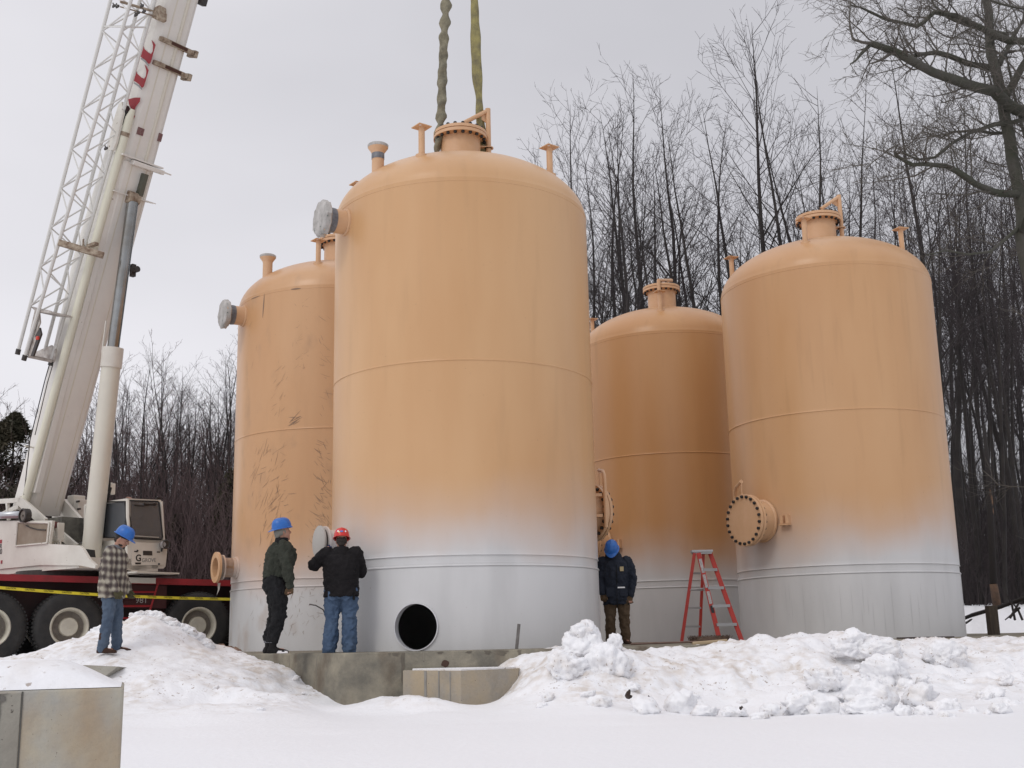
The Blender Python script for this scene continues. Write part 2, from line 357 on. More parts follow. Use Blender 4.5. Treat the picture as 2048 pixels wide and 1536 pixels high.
def snow_mat(name, attr=True, dirt=0.8):
    m = mk(name, (0.87, 0.875, 0.895), 0.55, spec=0.3, bump=(14, 0.55, 0.02))
    n = m.node_tree.nodes; l = m.node_tree.links; b = n['Principled BSDF']
    tcn = n.new('ShaderNodeTexCoord')
    def noi(s_, d_, lo, hi):
        q = n.new('ShaderNodeTexNoise'); q.inputs['Scale'].default_value = s_; q.inputs['Detail'].default_value = d_; l.new(tcn.outputs['Object'], q.inputs['Vector'])
        r = n.new('ShaderNodeMapRange'); r.inputs[1].default_value = lo; r.inputs[2].default_value = hi; l.new(q.outputs['Fac'], r.inputs[0]); return r.outputs[0]
    def mul(a, c):
        q = n.new('ShaderNodeMath'); q.operation = 'MULTIPLY'
        for i, v in enumerate((a, c)):
            if isinstance(v, (int, float)): q.inputs[i].default_value = v
            else: l.new(v, q.inputs[i])
        return q.outputs[0]
    f = mul(noi(1.3, 5, .42, .62), noi(7, 4, .40, .65)); g = noi(20, 3, .62, .69)
    if attr:
        A = n.new('ShaderNodeAttribute'); A.attribute_name = 'bank'; f = mul(f, A.outputs['Fac']); g = mul(g, A.outputs['Fac'])
    x1 = n.new('ShaderNodeMix'); x1.data_type = 'RGBA'; x1.inputs[6].default_value = (0.87, 0.875, 0.895, 1); x1.inputs[7].default_value = (0.60, 0.53, 0.46, 1); l.new(mul(f, dirt), x1.inputs[0])
    x2 = n.new('ShaderNodeMix'); x2.data_type = 'RGBA'; x2.inputs[7].default_value = (0.33, 0.26, 0.21, 1); l.new(x1.outputs[2], x2.inputs[6]); l.new(mul(mul(g, noi(2.2, 3, .42, .62)), .9), x2.inputs[0])
    l.new(x2.outputs[2], b.inputs['Base Color']); return m
snow = snow_mat('snow'); snow_c = snow_mat('snow_clod', False, 0.45)
me.materials.append(snow)
gr = bpy.data.objects.new('snow_ground', me); COL.objects.link(gr); tag(gr, kind='structure')

# ---- broken lumps of ploughed snow
def chunk(name, P, size, seed, label, group=None, ang=1.0, flatb=0.75, cat='snow chunk'):
    bm = bmesh.new(); bmesh.ops.create_icosphere(bm, subdivisions=5 if max(size) > .25 else 4, radius=1)
    rs = random.Random(seed); off = Vector((rs.uniform(-50, 50), rs.uniform(-50, 50), rs.uniform(-50, 50)))
    pl = [(Vector((rs.gauss(0, 1), rs.gauss(0, 1), rs.gauss(0, 1))).normalized(), rs.uniform(.55, .9)) for _ in range(int(9 * ang))]
    for v in bm.verts:
        p = v.co.copy()
        for n_, d_ in pl:
            e_ = p.dot(n_) - d_
            if e_ > 0: p -= n_ * e_ * .7
        p += v.co * (noise.fractal(p * 1.6 + off, 1, 2, 4) * .24 + noise.turbulence(p * 3.4 + off, 4, False) * .13 - .06 + noise.turbulence(p * 10 + off, 3, False) * .03)
        v.co = Vector((p.x * size[0], p.y * size[1], p.z * size[2]))
    m_ = bpy.data.meshes.new(name); bm.to_mesh(m_); bm.free(); m_.polygons.foreach_set('use_smooth', [True] * len(m_.polygons)); m_.materials.append(snow_c)
    o = bpy.data.objects.new(name, m_); COL.objects.link(o); o.location = P; o.rotation_euler = (rs.uniform(-.3, .3), rs.uniform(-.3, .3), rs.uniform(0, 6))
    return tag(o, label, cat, group)
big = [ # px, py of the centre, depth, half sizes in metres, label
 (1165, 1292, 15.55, (.30, .30, .33), 'tall craggy lump of snow standing highest on the bank beside the empty tank skirt'),
 (1168, 1262, 15.5, (.20, .2, .13), 'jagged top lump of snow crowning the tallest heap on the bank'),
 (1232, 1284, 15.6, (.115, .13, .12), 'squarish snow block perched in front of the legs of the man in navy coat'),
 (1215, 1330, 15.2, (.33, .3, .30), 'broad snow lump under the squarish perched snow block'),
 (1130, 1335, 15.1, (.30, .3, .26), 'rounded snow lump on the left foot of the tallest heap'),
 (1600, 1388, 13.5, (.27, .25, .19), 'sloping snow slab leaning up at the right end of the hollow'),
 (1735, 1385, 13.2, (.36, .3, .27), 'big smooth white snow boulder at the foot of the right bank'),
 (1735, 1412, 12.95, (.30, .25, .14), 'flat snow block at the front foot of the big smooth boulder'),
 (1650, 1398, 13.3, (.22, .2, .15), 'knobbly snow lump between the sloping slab and the big boulder'),
 (1360, 1392, 13.9, (.21, .2, .18), 'rounded snow lump at the left end of the hollow'),
 (1290, 1413, 13.5, (.24, .2, .12), 'low snow lump just right of the dark twig stump'),
 (1840, 1395, 13.3, (.25, .2, .17), 'snow lump right of the big smooth boulder'),
 (1890, 1420, 12.8, (.17, .2, .12), 'small snow block low at the right bank toe'),
 (1945, 1432, 12.4, (.13, .12, .10), 'smallest separate snow block nearest the camera on the right'),
 (1700, 1290, 15.9, (.33, .3, .22), 'weathered brownish snow lump high on the right bank'),
 (1760, 1300, 15.8, (.30, .3, .2), 'stained snow lump high on the right bank below its crest'),
 (1770, 1345, 14.9, (.33, .3, .22), 'stained snow lump halfway up the right bank'),
 (1650, 1345, 14.9, (.27, .3, .2), 'dirty snow lump above the sloping slab'),
 (1890, 1315, 16.2, (.36, .3, .22), 'wide white snow lump in front of the right tank skirt corner'),
 (1980, 1395, 13.6, (.2, .2, .13), 'snow lump near the right edge of the bank'),
 (2030, 1420, 13.0, (.2, .2, .12), 'snow lump cut by the right edge of the picture'),
 (1545, 1408, 13.3, (.16, .15, .10), 'small snow lump in front of the hollow, beside the sloping slab'),
 (1470, 1418, 13.2, (.15, .15, .09), 'small snow lump in front of the middle of the hollow'),
 (1410, 1415, 13.4, (.17, .15, .10), 'small snow lump in front of the hollow, next to the rounded one'),
]
for i, (px, py, Y, sz, lab) in enumerate(big):
    P = at(px, py, Y)
    if i > 4: P.z = min(P.z, tz(P.x, P.y) + sz[2] * .45)
    chunk('snow_chunk', P, sz, 100 + i, lab)
rs = random.Random(15)
for px, py in ((266, 1230), (276, 1223), (284, 1225), (297, 1229), (309, 1228), (322, 1230), (334, 1242), (345, 1249), (366, 1248), (374, 1256), (382, 1266), (392, 1276), (404, 1286), (415, 1293), (235, 1243), (205, 1256), (180, 1266), (150, 1280), (118, 1292)):
    P = at(px, py, 18.3); q = rs.choice((.05, .06, .10, .13))
    chunk('snow_clod', (P.x, P.y, tz(P.x, P.y) - q * .35), (q * 1.5, q * 1.2, q * rs.uniform(.8, 1.0)), 900 + px, 'small clod of snow on the crest of the left snow bank', 'snow clods along the crest of the left bank', cat='snow clod')
rs = random.Random(5); cnt = 0
for i in range(44):                      # clods of the bank toe and slopes
    r_ = rs.random()
    if r_ < .62: px, py = rs.uniform(1050, 2060), rs.uniform(1395, 1440)
    elif r_ < .85: px, py = rs.uniform(1100, 2060), rs.uniform(1300, 1400)
    else: px, py = rs.uniform(260, 640), rs.uniform(1330, 1425)
    d = ray(px, py); best = None
    for k in range(60):                   # walk along the view ray until it meets the snow
        Yd = 11.5 + k * .12; P = d * (Yd / d.y) + Vector((0, 0, EYE))
        if P.z < tz(P.x, P.y): best = P; break
    if best is None: continue
    q = rs.uniform(.03, .1) * (1.25 if px > 1050 else .55)
    chunk('snow_clod', (best.x, best.y, best.z + q * .2), (q * rs.uniform(.8, 1.4), q, q * rs.uniform(.6, .95)), 500 + i,
          'small clod of snow fallen on the ploughed snow bank', 'small snow clods scattered over the banks', cat='snow clod')

# ---- concrete
def concrete(name, a, b_, stain=(0.13, 0.10, 0.075), st_amt=0.5, sc=1.0):
    m = mk(name, a, 0.85, var=(1.6 * sc, b_, 1.0), speck=(42 * sc, 0.70, (0.1, 0.09, 0.08)), bump=(22, 0.9, 0.012), spec=0.08)
    n = m.node_tree.nodes; l = m.node_tree.links; b = n['Principled BSDF']; src = b.inputs['Base Color'].links[0].from_socket
    tcn = n.new('ShaderNodeTexCoord'); mm = n.new('ShaderNodeMapping'); mm.inputs['Scale'].default_value = (1.7, 1.7, .8); l.new(tcn.outputs['Object'], mm.inputs[0])
    q = n.new('ShaderNodeTexNoise'); q.inputs['Scale'].default_value = 1.5; q.inputs['Detail'].default_value = 7; l.new(mm.outputs[0], q.inputs['Vector'])
    r = n.new('ShaderNodeMapRange'); r.inputs[1].default_value = .5; r.inputs[2].default_value = .72; r.inputs[4].default_value = st_amt; l.new(q.outputs['Fac'], r.inputs[0])
    x = n.new('ShaderNodeMix'); x.data_type = 'RGBA'; x.inputs[7].default_value = (*stain, 1); l.new(src, x.inputs[6]); l.new(r.outputs[0], x.inputs[0]); l.new(x.outputs[2], b.inputs['Base Color']); return m
conc = concrete('pad_concrete', (0.17, 0.16, 0.135), (0.33, 0.30, 0.235), st_amt=.9, sc=1.7)
conc_b = concrete('pier_concrete', (0.40, 0.33, 0.235), (0.30, 0.29, 0.27), stain=(.22, .2, .17), st_amt=.8)
conc_f = concrete('block_concrete', (0.37, 0.365, 0.335), (0.46, 0.42, 0.33), stain=(.33, .22, .12), st_amt=.6, sc=2.6)
conc_g = concrete('formed_concrete', (0.36, 0.345, 0.30), (0.27, 0.255, 0.22), st_amt=.3)
wet = mk('wet_stain', (0.1, 0.088, 0.07), 0.7, var=(8, (0.15, 0.13, 0.1), 1))
mb = MB(); top = [Vector((x, y, 0)) for x, y in PADP]
mb.prism(top, (0, 0, -1.3))
pad = mb.build('concrete_pad', conc); tag(pad, 'wide low concrete pad under the four orange tanks', 'concrete pad')
bake(pad, [('BEVEL', dict(width=.018, segments=2, limit_method='ANGLE'))])
# shallow form-board seams and drips on the pad's walls
mb = MB()
A, B, I = Vector((-2.35, 16.3, 0)), Vector((.9, 16.3, 0)), Vector((-3.9, 18.2, 0))
def wall_quad(mb, P, Q, t0, t1, z0, z1, n_, th=.004):
    a = P.lerp(Q, t0); b = P.lerp(Q, t1)
    mb.prism([a + Vector((0, 0, z0)), b + Vector((0, 0, z0)), b + Vector((0, 0, z1)), a + Vector((0, 0, z1))], n_ * th)
nA = Vector((0, -1, 0)); nI = Vector((-1.9, -1.55, 0)).normalized()
mb.add([A + Vector((0, 0, 0)) + nI * .004], [])
def drip(mb, P, Q, t, w_, ln, n_, sd_):
    r_ = random.Random(sd_); k = 7; L_ = []; R_ = []
    for i in range(k + 1):
        f = i / k; ww = w_ * (1 - .55 * f) * r_.uniform(.75, 1.25); xo = r_.uniform(-.15, .15) * w_
        D = (Q - P).normalized(); c = P.lerp(Q, t) + D * xo - Vector((0, 0, .012 + ln * f)) + n_ * .004
        L_.append(c - D * ww / 2); R_.append(c + D * ww / 2)
    for i in range(k): mb.add([L_[i], R_[i], R_[i + 1], L_[i + 1]], [(0, 1, 2, 3)])
drip(mb, A, B, .245, .055, .42, nA, 1); drip(mb, A, B, .215, .11, .045, nA, 2); drip(mb, A, B, .19, .05, .03, nA, 3); drip(mb, A, B, .60, .10, .05, nA, 4); drip(mb, A, B, .66, .13, .07, nA, 5)
drip(mb, A, B, .73, .05, .12, nA, 6); drip(mb, A, B, .52, .1, .03, nA, 8); drip(mb, A, B, .40, .1, .03, nA, 9)
mb.build('water_stain', wet, pad)
seam_c = concrete('seam_concrete', (.30, .275, .225), (.25, .235, .20))
for a_, b_, t0, t1, n_ in ((A, I, .30, .306, nI), (A, I, .62, .626, nI), (A, B, .33, .3325, nA)):
    mb = MB(); wall_quad(mb, a_, b_, t0, t1, -1.0, -.02, n_, .003); mb.build('form_seam', seam_c, pad)
# rust blotch
mb = MB(); c = on_plane(890, 1327, A + nA * .004, nA); mb.add([c + Vector((math.cos(t_) * .065 * random.uniform(.7, 1.2), 0, math.sin(t_) * .05 * random.uniform(.7, 1.2))) for t_ in [i * .6 for i in range(10)]], [tuple(range(10))])
mb.build('rust_blotch', mk('rust_blot', (.06, .03, .02), .8), pad)

# faceted low pier in front of the pad
zt = at(920, 1341, 15.4).z
P1, P2, P3 = at(806, 1341, 15.95), at(922, 1341, 15.25), at(1036, 1345, 15.75)
mb = MB(); base = [Vector((p.x, p.y, zt)) for p in (P1, P2, P3)] + [Vector((P3.x + .05, 16.29, zt)), Vector((P1.x + .02, 16.29, zt))]
mb.prism(base, (0, 0, -.9)); pier = mb.build('concrete_pier', conc_b); tag(pier, 'low buff concrete pier with angled faces in front of the pad', 'concrete pier')
mb = MB(); nP = (Vector((P2.y - P1.y, P1.x - P2.x, 0))).normalized()
nP = nP if nP.y < 0 else -nP
a0, b0 = Vector((P1.x, P1.y, zt)), Vector((P2.x, P2.y, zt))
for t0, t1 in ((.38, .42), (.62, .64)): wall_quad(mb, a0, b0, t0, t1, -.85, -.005, nP, .006)
drip(mb, a0, b0, .82, .022, .5, nP, 11)
mb.build('form_seam', mk('seam_grey', (.27, .26, .24), .95, var=(5, (.2, .19, .17), 1)), pier)
mb = MB(); mb.prism([Vector((P1.x + .12, P1.y + .06, zt)), Vector((P2.x, P2.y + .1, zt)), Vector((P3.x - .06, P3.y + .08, zt)), Vector((P3.x + .0, 16.28, zt)), Vector((P1.x + .1, 16.28, zt))], (0, 0, .018))
o = mb.build('snow_dusting', snow_c); tag(o, 'thin dusting of snow lying on the low buff pier', 'snow dusting')

# foreground block at the lower left with its cap of snow
r_ = rad(20); K = at(247, 1375, 6.0); fx = Vector((-math.cos(r_), -math.sin(r_), 0)); fy = Vector((-math.sin(r_), math.cos(r_), 0))
fy = Vector((K.x, K.y, 0)).normalized(); fy = (fy + Vector((.004, 0, 0))).normalized(); fx = Vector((-fy.y, fy.x, 0))
mb = MB(); poly = [K, K + fx * 2.2, K + fx * 2.2 + fy * 1.0, K + fy * 1.0]
mb.prism(poly, (0, 0, -1.0)); blk = mb.build('concrete_block', conc_f); tag(blk, 'snow-capped concrete block with a board seam, nearest the camera at lower left', 'concrete block')
bake(blk, [('BEVEL', dict(width=.012, segments=2, limit_method='ANGLE'))])
nf = -fy
mb = MB(); wall_quad(mb, K, K + fx * 2.2, .209, .2125, -1.0, -.004, nf, .004); 
mb.build('board_seam', mk('seam_dark', (.09, .085, .075), .9), blk)
mb = MB(); wall_quad(mb, K, K + fx * 2.2, .2135, .40, -1.0, -.012, nf, .003)
mb.build('form_panel', conc_g, blk)
mb = MB(); drip(mb, K + nf * .004, K + fx * 2.2 + nf * .004, .262, .04, .62, nf, 21); drip(mb, K + nf * .004, K + fx * 2.2 + nf * .004, .262, .085, .05, nf, 22)
mb.build('water_stain', mk('stain_b', (.12, .11, .1), .8, var=(9, (.17, .16, .14), 1)), blk)
# snow cap
gx, gy = 70, 36; vs = []; fs = []
for j in range(gy + 1):
    for i in range(gx + 1):
        u, v = i / gx, j / gy; P = K + fx * (2.2 * u) + fy * (1.0 * v)
        e_ = min(1, (u * 2.2) / .36); f_ = min(1, v / .25); g_ = min(1, (1 - v) / .2)
        h = .135 * math.sin(e_ * math.pi / 2) ** 1.3 * math.sin(f_ * math.pi / 2) ** .7 * math.sin(g_ * math.pi / 2)
        h += noise.fractal(Vector((u * 5, v * 4, 3)), 1, 2, 3) * .006 * f_ * e_
        vs.append(P + Vector((0, 0, max(h, 0) + .003)) + fy * .015 - fx * -.012)
for j in range(gy):
    for i in range(gx): a_ = j * (gx + 1) + i; fs.append((a_, a_ + 1, a_ + gx + 2, a_ + gx + 1))
o = MB().add(vs, fs).build('snow_cap', snow_c, blk, smooth=True); o['label'] = 'smooth white snow cap lying on the nearest concrete block'
# buried ends of other footings in the left bank
Pq = at(112, 1333, 15.1); Pr = at(233, 1330, 15.1); z_ = Pq.z
mb = MB(); mb.prism([at(112, 1333, 15.9), at(160, 1336, 15.75), at(205, 1356, 15.65), at(236, 1333, 15.8), at(170, 1330, 15.9)], (0, .8, -.05))
o = mb.build('footing', conc_g); tag(o, 'grey concrete footing corner poking from the snow below the man in plaid', 'concrete footing')
Pq = at(59, 1327, 15.9); mb = MB(); mb.box(Pq + Vector((.08, 0, -.24)), (.17, .5, .5), bev=.01)
o = mb.build('footing', conc_g); tag(o, 'small grey concrete stub barely showing above the snow at the left edge', 'concrete footing')

# ================================================================== THE FOUR TANKS
TR = 2.13; ZB, ZU, ZM, ZT = 1.166, 1.333, 4.203, 7.031
TANKS = [  # x, y, flip (manway side), top davit angle
 (-0.81, 19.06), (-3.694, 24.477), (6.572, 23.667), (3.835, 28.603)]
paints = [tank_paint('orange_tank_paint', seed=1), tank_paint('scuffed_tank_paint', (0.585, 0.345, 0.178), -.25, .35, 4), tank_paint('streaked_tank_paint', (0.56, .325, .160), 0.1, 0, 9, .45), tank_paint('shaded_orange_tank_paint', (0.52, .28, .12), .0, 0, 13, .5)]  # the last, farthest tank's orange is darkened to paint in its shade
orange_p = mk('orange_fitting_paint', (0.64, 0.40, 0.235), 0.45, var=(3, (.56, .33, .17), .8), bump=(5, .15))
cover_m = mk('weathered_cover', (0.52, 0.50, 0.48), .8, var=(6, (.30, .29, .27), 1), speck=(12, .66, (.12, .15, .14)))
tape_m = mk('grey_duct_tape', (.20, .21, .23), .5, var=(14, (.10, .10, .11), 1))
card = mk('white_cover_board', (.40, .38, .35), .7, var=(4, (.42, .39, .36), 1))
scar = mk('scrape_mark', (.24, .16, .11), .8, var=(12, (.25, .17, .11), .8))
steelm = mk('bare_steel', (.3, .28, .25), .45, metal=.6, var=(10, (.15, .11, .08), 1))
rim_m = mk('cut_rim_primer', (.6, .6, .62), .4)
def bead(z, r=.011, c=.0): return [(TR, z - .06), (TR, z - r * 1.5), (TR + .0005, z - r * 1.3), (TR + r * .8, z - r * .7), (TR + r, z), (TR + r * .8, z + r * .7), (TR + .0005, z + r * 1.3), (TR, z + r * 1.5), (TR, z + .06)]
def shell_profile():
    p = [(TR - .004, ZB + .002), (TR + .010, ZB + .004), (TR + .014, ZB + .016), (TR + .008, ZB + .028), (TR - .012, ZB + .034), (TR - .012, ZB + .05), (TR - .012, ZU - .025), (TR - .012, ZU - .012), (TR + .006, ZU - .006), (TR + .008, ZU), (TR + .001, ZU + .009), (TR, ZU + .012), (TR, ZU + .08)]
    p += [(TR, 2.3), (TR, 3.2)] + bead(ZM, .011) + [(TR, 5.2), (TR, 6.2)] + bead(ZT, .005)
    for i in range(1, 25):
        a = i / 24 * math.pi / 2; p.append((max(TR * math.cos(a), .02), ZT + TR / 2 * math.sin(a)))
    return p
def dome_z(r): return ZT + .5 * math.sqrt(max(TR * TR - r * r, 0))
bolt_me = None
def bolt_at(parent, P, d, name='bolt', r=.031, h=.038):
    mb = MB(); m_ = axisM((0, 0, 0), (0, 0, 1))
    global bolt_me
    if bolt_me is None:
        o = MB().lathe([(r, 0), (r, h * .8), (r * .8, h)], 6, caps=True).build(name, bolt_mat, parent); bolt_me = o.data
    else:
        o = bpy.data.objects.new(name, bolt_me); COL.objects.link(o); o.parent = parent
    o.matrix_local = axisM(P, d); return o
def flanged_manway(tank, P, d, neck_r, length, fl_r, nb, paint, both=True):
    Mx = axisM(P, d)
    neck = MB().lathe([(neck_r, -.35), (neck_r, length - .06)], 40, Mx).lathe([(neck_r + .03, .0), (neck_r + .03, .03), (neck_r + .002, .05)], 40, Mx)
    nk = neck.build('manway_neck', paint, tank, smooth=True, angle=40)
    fl = MB().lathe([(neck_r * .9, length - .07), (fl_r, length - .07), (fl_r, length - .015), (fl_r - .03, length - .013), (fl_r - .03, length - .002), (fl_r, length), (fl_r, length + .05), (fl_r - .006, length + .056), (.0001, length + .056)], 48, Mx)
    f = fl.build('flange', paint, nk, smooth=True, angle=30)
    for k in range(nb):
        t_ = 2 * math.pi * (k + .5) / nb; q = Vector((math.cos(t_) * (fl_r - .045), math.sin(t_) * (fl_r - .045), 0))
        bolt_at(nk, Mx @ (q + Vector((0, 0, length + .056))), Mx.to_3x3() @ Vector((0, 0, 1)))
        if both: bolt_at(nk, Mx @ (q + Vector((0, 0, length - .07))), Mx.to_3x3() @ Vector((0, 0, -1)), 'nut')
    return nk, Mx
def tpost(tank, az, r, ztop, paint, sq=.24, rot=0.0):
    x, y = r * math.cos(rad(az)), r * math.sin(rad(az)); z0 = dome_z(r) - .08
    p = MB().tube([(x, y, z0), (x, y, ztop)], .052, 14); p.lathe([(.10, dome_z(r) - .09), (.10, dome_z(r) - .01)], 20, Matrix.Translation((x, y, 0)), caps=True)
    o = p.build('support_post', paint, tank, smooth=True, angle=40)
    R = Matrix.Rotation(rad(rot), 3, 'Z'); pl = MB(); h = sq / 2; e = .025
    # top plate as a square; pale plugs paint sky seen through its holes
    ring = [(e * math.cos(t_) + .055, e * math.sin(t_) + .055) for t_ in [i * math.pi / 4 + math.pi / 4 for i in range(8)]]
    pl.box((x, y, ztop + .007), (sq, sq, .014), R)
    q = pl.build('top_plate', paint, o)
    hl = R @ Vector((.07, .07, 0)); b = MB().lathe([(.022, 0), (.022, .0165)], 12, Matrix.Translation((x + hl.x, y + hl.y, ztop - .001)), caps=True)
    b.build('bolt_hole', mk_hole, o)
    hl = R @ Vector((-.07, -.07, 0)); b = MB().lathe([(.022, 0), (.022, .0165)], 12, Matrix.Translation((x + hl.x, y + hl.y, ztop - .001)), caps=True)
    b.build('bolt_hole', mk_hole, o)
    return o
mk_hole = mk('sky_through_hole', (.75, .75, .78), .5)
shell_me = None; skirt_me = {}
LAB = ['tallest-looking orange steel tank in front with an open round hole in its grey skirt', 'scuffed orange steel tank behind on the left, next to the crane',
       'orange steel tank on the right with a bolted manway on its near left side', 'orange steel tank farthest back in the gap behind the step ladder']
roots = []
for ti, (tx, ty) in enumerate(TANKS):
    pt = paints[ti]; T = empty('storage_tank', (tx, ty, 0), label=LAB[ti], cat='tank', group='orange tanks standing on the concrete pad'); roots.append(T)
    o = MB().lathe(shell_profile(), 128).build('shell', pt, T, smooth=True, fix=True, angle=25)
    if ti == 0:
        bm = bmesh.new(); sk = MB().lathe([(TR, .0), (TR, .38), (TR, .8), (TR, ZB)], 128).lathe([(TR - .014, ZB - .001), (TR - .014, .8), (TR - .014, .38), (TR - .014, .001)], 128)
        k = 128
        sk.f += [(j, (j + 1) % k, 7 * k + (j + 1) % k, 7 * k + j) for j in range(k)] + [(3 * k + j, 3 * k + (j + 1) % k, 4 * k + (j + 1) % k, 4 * k + j) for j in range(k)]
        so = sk.build('skirt', pt, T, smooth=True, angle=40)
        az = rad(-107.2); dv = Vector((math.cos(az), math.sin(az), 0)); HC = dv * TR + Vector((0, 0, .335))
        cut = MB().lathe([(.335, -.5), (.335, .5)], 64, axisM(HC, dv), caps=True).build('cut', pt, T)
        bpy.context.view_layer.update()
        bake(so, [('BOOLEAN', dict(operation='DIFFERENCE', solver='EXACT', object=cut))])
        for p_ in so.data.polygons: p_.use_smooth = True
        so.data.set_sharp_from_angle(angle=rad(40)); bpy.data.objects.remove(cut)
        # short sleeve lining the opening, following the curve of the skirt
        vs = []; fs = []; n_ = 64; Mx = axisM(HC, dv)
        for ring, (rr, off) in enumerate(((.337, -.10), (.337, .028), (.322, .028), (.322, -.10))):
            for j in range(n_):
                t_ = 2 * math.pi * j / n_; q = Mx @ Vector((rr * math.cos(t_), rr * math.sin(t_), 0))
                lat = (q - HC).dot(Vector((-dv.y, dv.x, 0))); q = q + dv * (math.sqrt(TR * TR - lat * lat) - TR + off); vs.append(q)
        for a_ in range(3): fs += [(a_ * n_ + j, a_ * n_ + (j + 1) % n_, (a_ + 1) * n_ + (j + 1) % n_, (a_ + 1) * n_ + j) for j in range(n_)]
        MB().add(vs, fs).build('opening_sleeve', rim_m, so, smooth=True, angle=40)
        MB().lathe([(.0001, .9), (TR - .03, .9)], 64).lathe([(TR - .03, .9), (TR - .03, .88), (.0001, .88)], 64).build('bottom_head', dark_steel, T)
    else:
        MB().lathe([(TR, .0), (TR, .5), (TR, ZB)], 128).build('skirt', pt, T, smooth=True)
    # top manway
    nk, Mx = flanged_manway(T, (0, 0, dome_z(.0) - .1), (0, 0, 1), .35, .70, .465, 20, orange_p)
    da = (12, -50, 5, -104)[ti]; dq = Vector((math.cos(rad(da)), math.sin(rad(da)), 0)); zt_ = dome_z(0) + .60
    if ti == 3: path = [dq * .5 + Vector((0, 0, dome_z(.5) - .2)), dq * .5 + Vector((0, 0, zt_ + .12)), dq * .30 + Vector((0, 0, zt_ + .14)), Vector((.10, .12, zt_ + .32))]
    else: path = None
    d_ = MB()
    if path: d_.tube(path[:2], .045, 12); d_.tube([dq * .52 + Vector((0, 0, zt_ + .10)), Vector((.28, .05, zt_ + .26))], .042, 12)
    else:
        hgt = .56; d_.tube([dq * .50 + Vector((0, 0, dome_z(.5) - .1)), dq * .50 + Vector((0, 0, zt_ + hgt))], .046, 12)
        e_ = Vector((-.28, -.25, zt_ + hgt * .46)); d_.tube([dq * .50 + Vector((0, 0, zt_ + hgt - .03)), dq * .1 + Vector((-.05, -.12, zt_ + .2))], .038, 12)
        s_ = dq * .49 + Vector((0, 0, zt_ + hgt - .2)); d_.prism([dq * .47 + Vector((0, 0, zt_ + hgt - .05)), dq * .46 + Vector((0, 0, zt_ + hgt - .26)), dq * .3 + Vector((-.01, -.03, zt_ + hgt - .16))], Vector((-dq.y, dq.x, 0)) * .02)
        d_.box(dq * .42 + Vector((0, 0, zt_ - .18)), (.26, .14, .02), Matrix.Rotation(rad(da), 3, 'Z'))
        d_.lathe([(.085, 0), (.085, .02)], 16, Matrix.Translation(dq * .50 + Vector((0, 0, zt_ - .19))), caps=True)
    d_.build('davit_arm', orange_p, nk, smooth=True, angle=50)
    MB().tube([(.02, .05, zt_ + .05), (.02, .05, zt_ + .16)], .012, 8).build('lifting_eye', orange_p, nk)
    for az in ((-160, 20) if ti in (0,) else ()):
        a_ = rad(az); dd = Vector((math.cos(a_), math.sin(a_), 0)); tn = Vector((-dd.y, dd.x, 0))
        P = dd * .43
        g = MB(); z0 = dome_z(.43)
        if True:
            out = []
            for k in range(9):
                t_ = math.pi * k / 8; out.append(P + dd * (.085 * math.cos(t_)) * 1.0 + Vector((0, 0, z0 + .20 + .085 * math.sin(t_))))
            out = [P + dd * .085 + Vector((0, 0, z0 - .1))] + out + [P - dd * .085 + Vector((0, 0, z0 - .1))]
            g.prism([q - tn * .16 - dd * .0 for q in out], tn * .03)
        g.lathe([(.045, 0), (.045, .16)], 14, axisM(P - tn * .22 + Vector((0, 0, z0 + .20)), tn), caps=True)
        g.build('lifting_lug', orange_p, nk)
    for az, r in (((-109.5, 1.65), (-23, 1.65), (157, 2.04), (66, 1.65)), ((-97, 1.65), (-14, 1.65), (160, 1.75), (76, 1.65)), ((-115, 1.65), (-28, 1.65), (153, 1.93), (63, 1.65)), ((-99, 1.62), (-20, 1.65), (155, 1.90), (70, 1.65)))[ti]: tpost(T, az, r, 8.17, orange_p, rot=(38, 40, 20, 15)[ti])
    flip = ti in (2, 3)
    aN = 31 if flip else -149; aM = -149 if flip else 31
    # bell-mouthed vent beside the small nozzle
    aV = aN + (10 if ti == 0 else 7 if ti == 1 else 0); x, y = 1.72 * math.cos(rad(aV)), 1.72 * math.sin(rad(aV)); z0 = dome_z(1.75) - .1
    v = MB().lathe([(.10, z0), (.10, 7.90), (.108, 7.94), (.165, 8.02), (.168, 8.06), (.15, 8.075), (.0001, 8.085)], 28, Matrix.Translation((x, y, 0))).build('vent_pipe', orange_p, T, smooth=True, angle=50)
    MB().lathe([(.112, 7.955), (.168, 8.024), (.172, 8.066), (.15, 8.082), (.06, 8.105), (.0001, 8.108)], 18, Matrix.Translation((x, y, 0))).build('vent_cover', cover_m, v, smooth=True)
    if ti == 0: MB().lathe([(.104, 7.82), (.106, 7.86), (.104, 7.93)], 24, Matrix.Translation((x, y, 0))).build('tape_band', tape_m, v)
    # side nozzles (high one wrapped, low one open or covered)
    dn = Vector((math.cos(rad(aN)), math.sin(rad(aN)), 0))
    Mx = axisM(dn * TR + Vector((0, 0, 6.76)), dn)
    nz_ = MB().lathe([(.195, -.25), (.195, .34), (.25, .36), (.28, .36), (.28, .42)], 36, Mx).lathe([(.225, -.02), (.222, .015), (.197, .03)], 36, Mx).build('side_nozzle', orange_p, T, smooth=True, angle=40)
    MB().lathe([(.199, .20), (.204, .24), (.199, .28), (.206, .33)], 30, Mx).build('tape_band', tape_m, nz_, smooth=True)
    rr = random.Random(ti + 3); cv = MB(); vs = []; n_ = 26
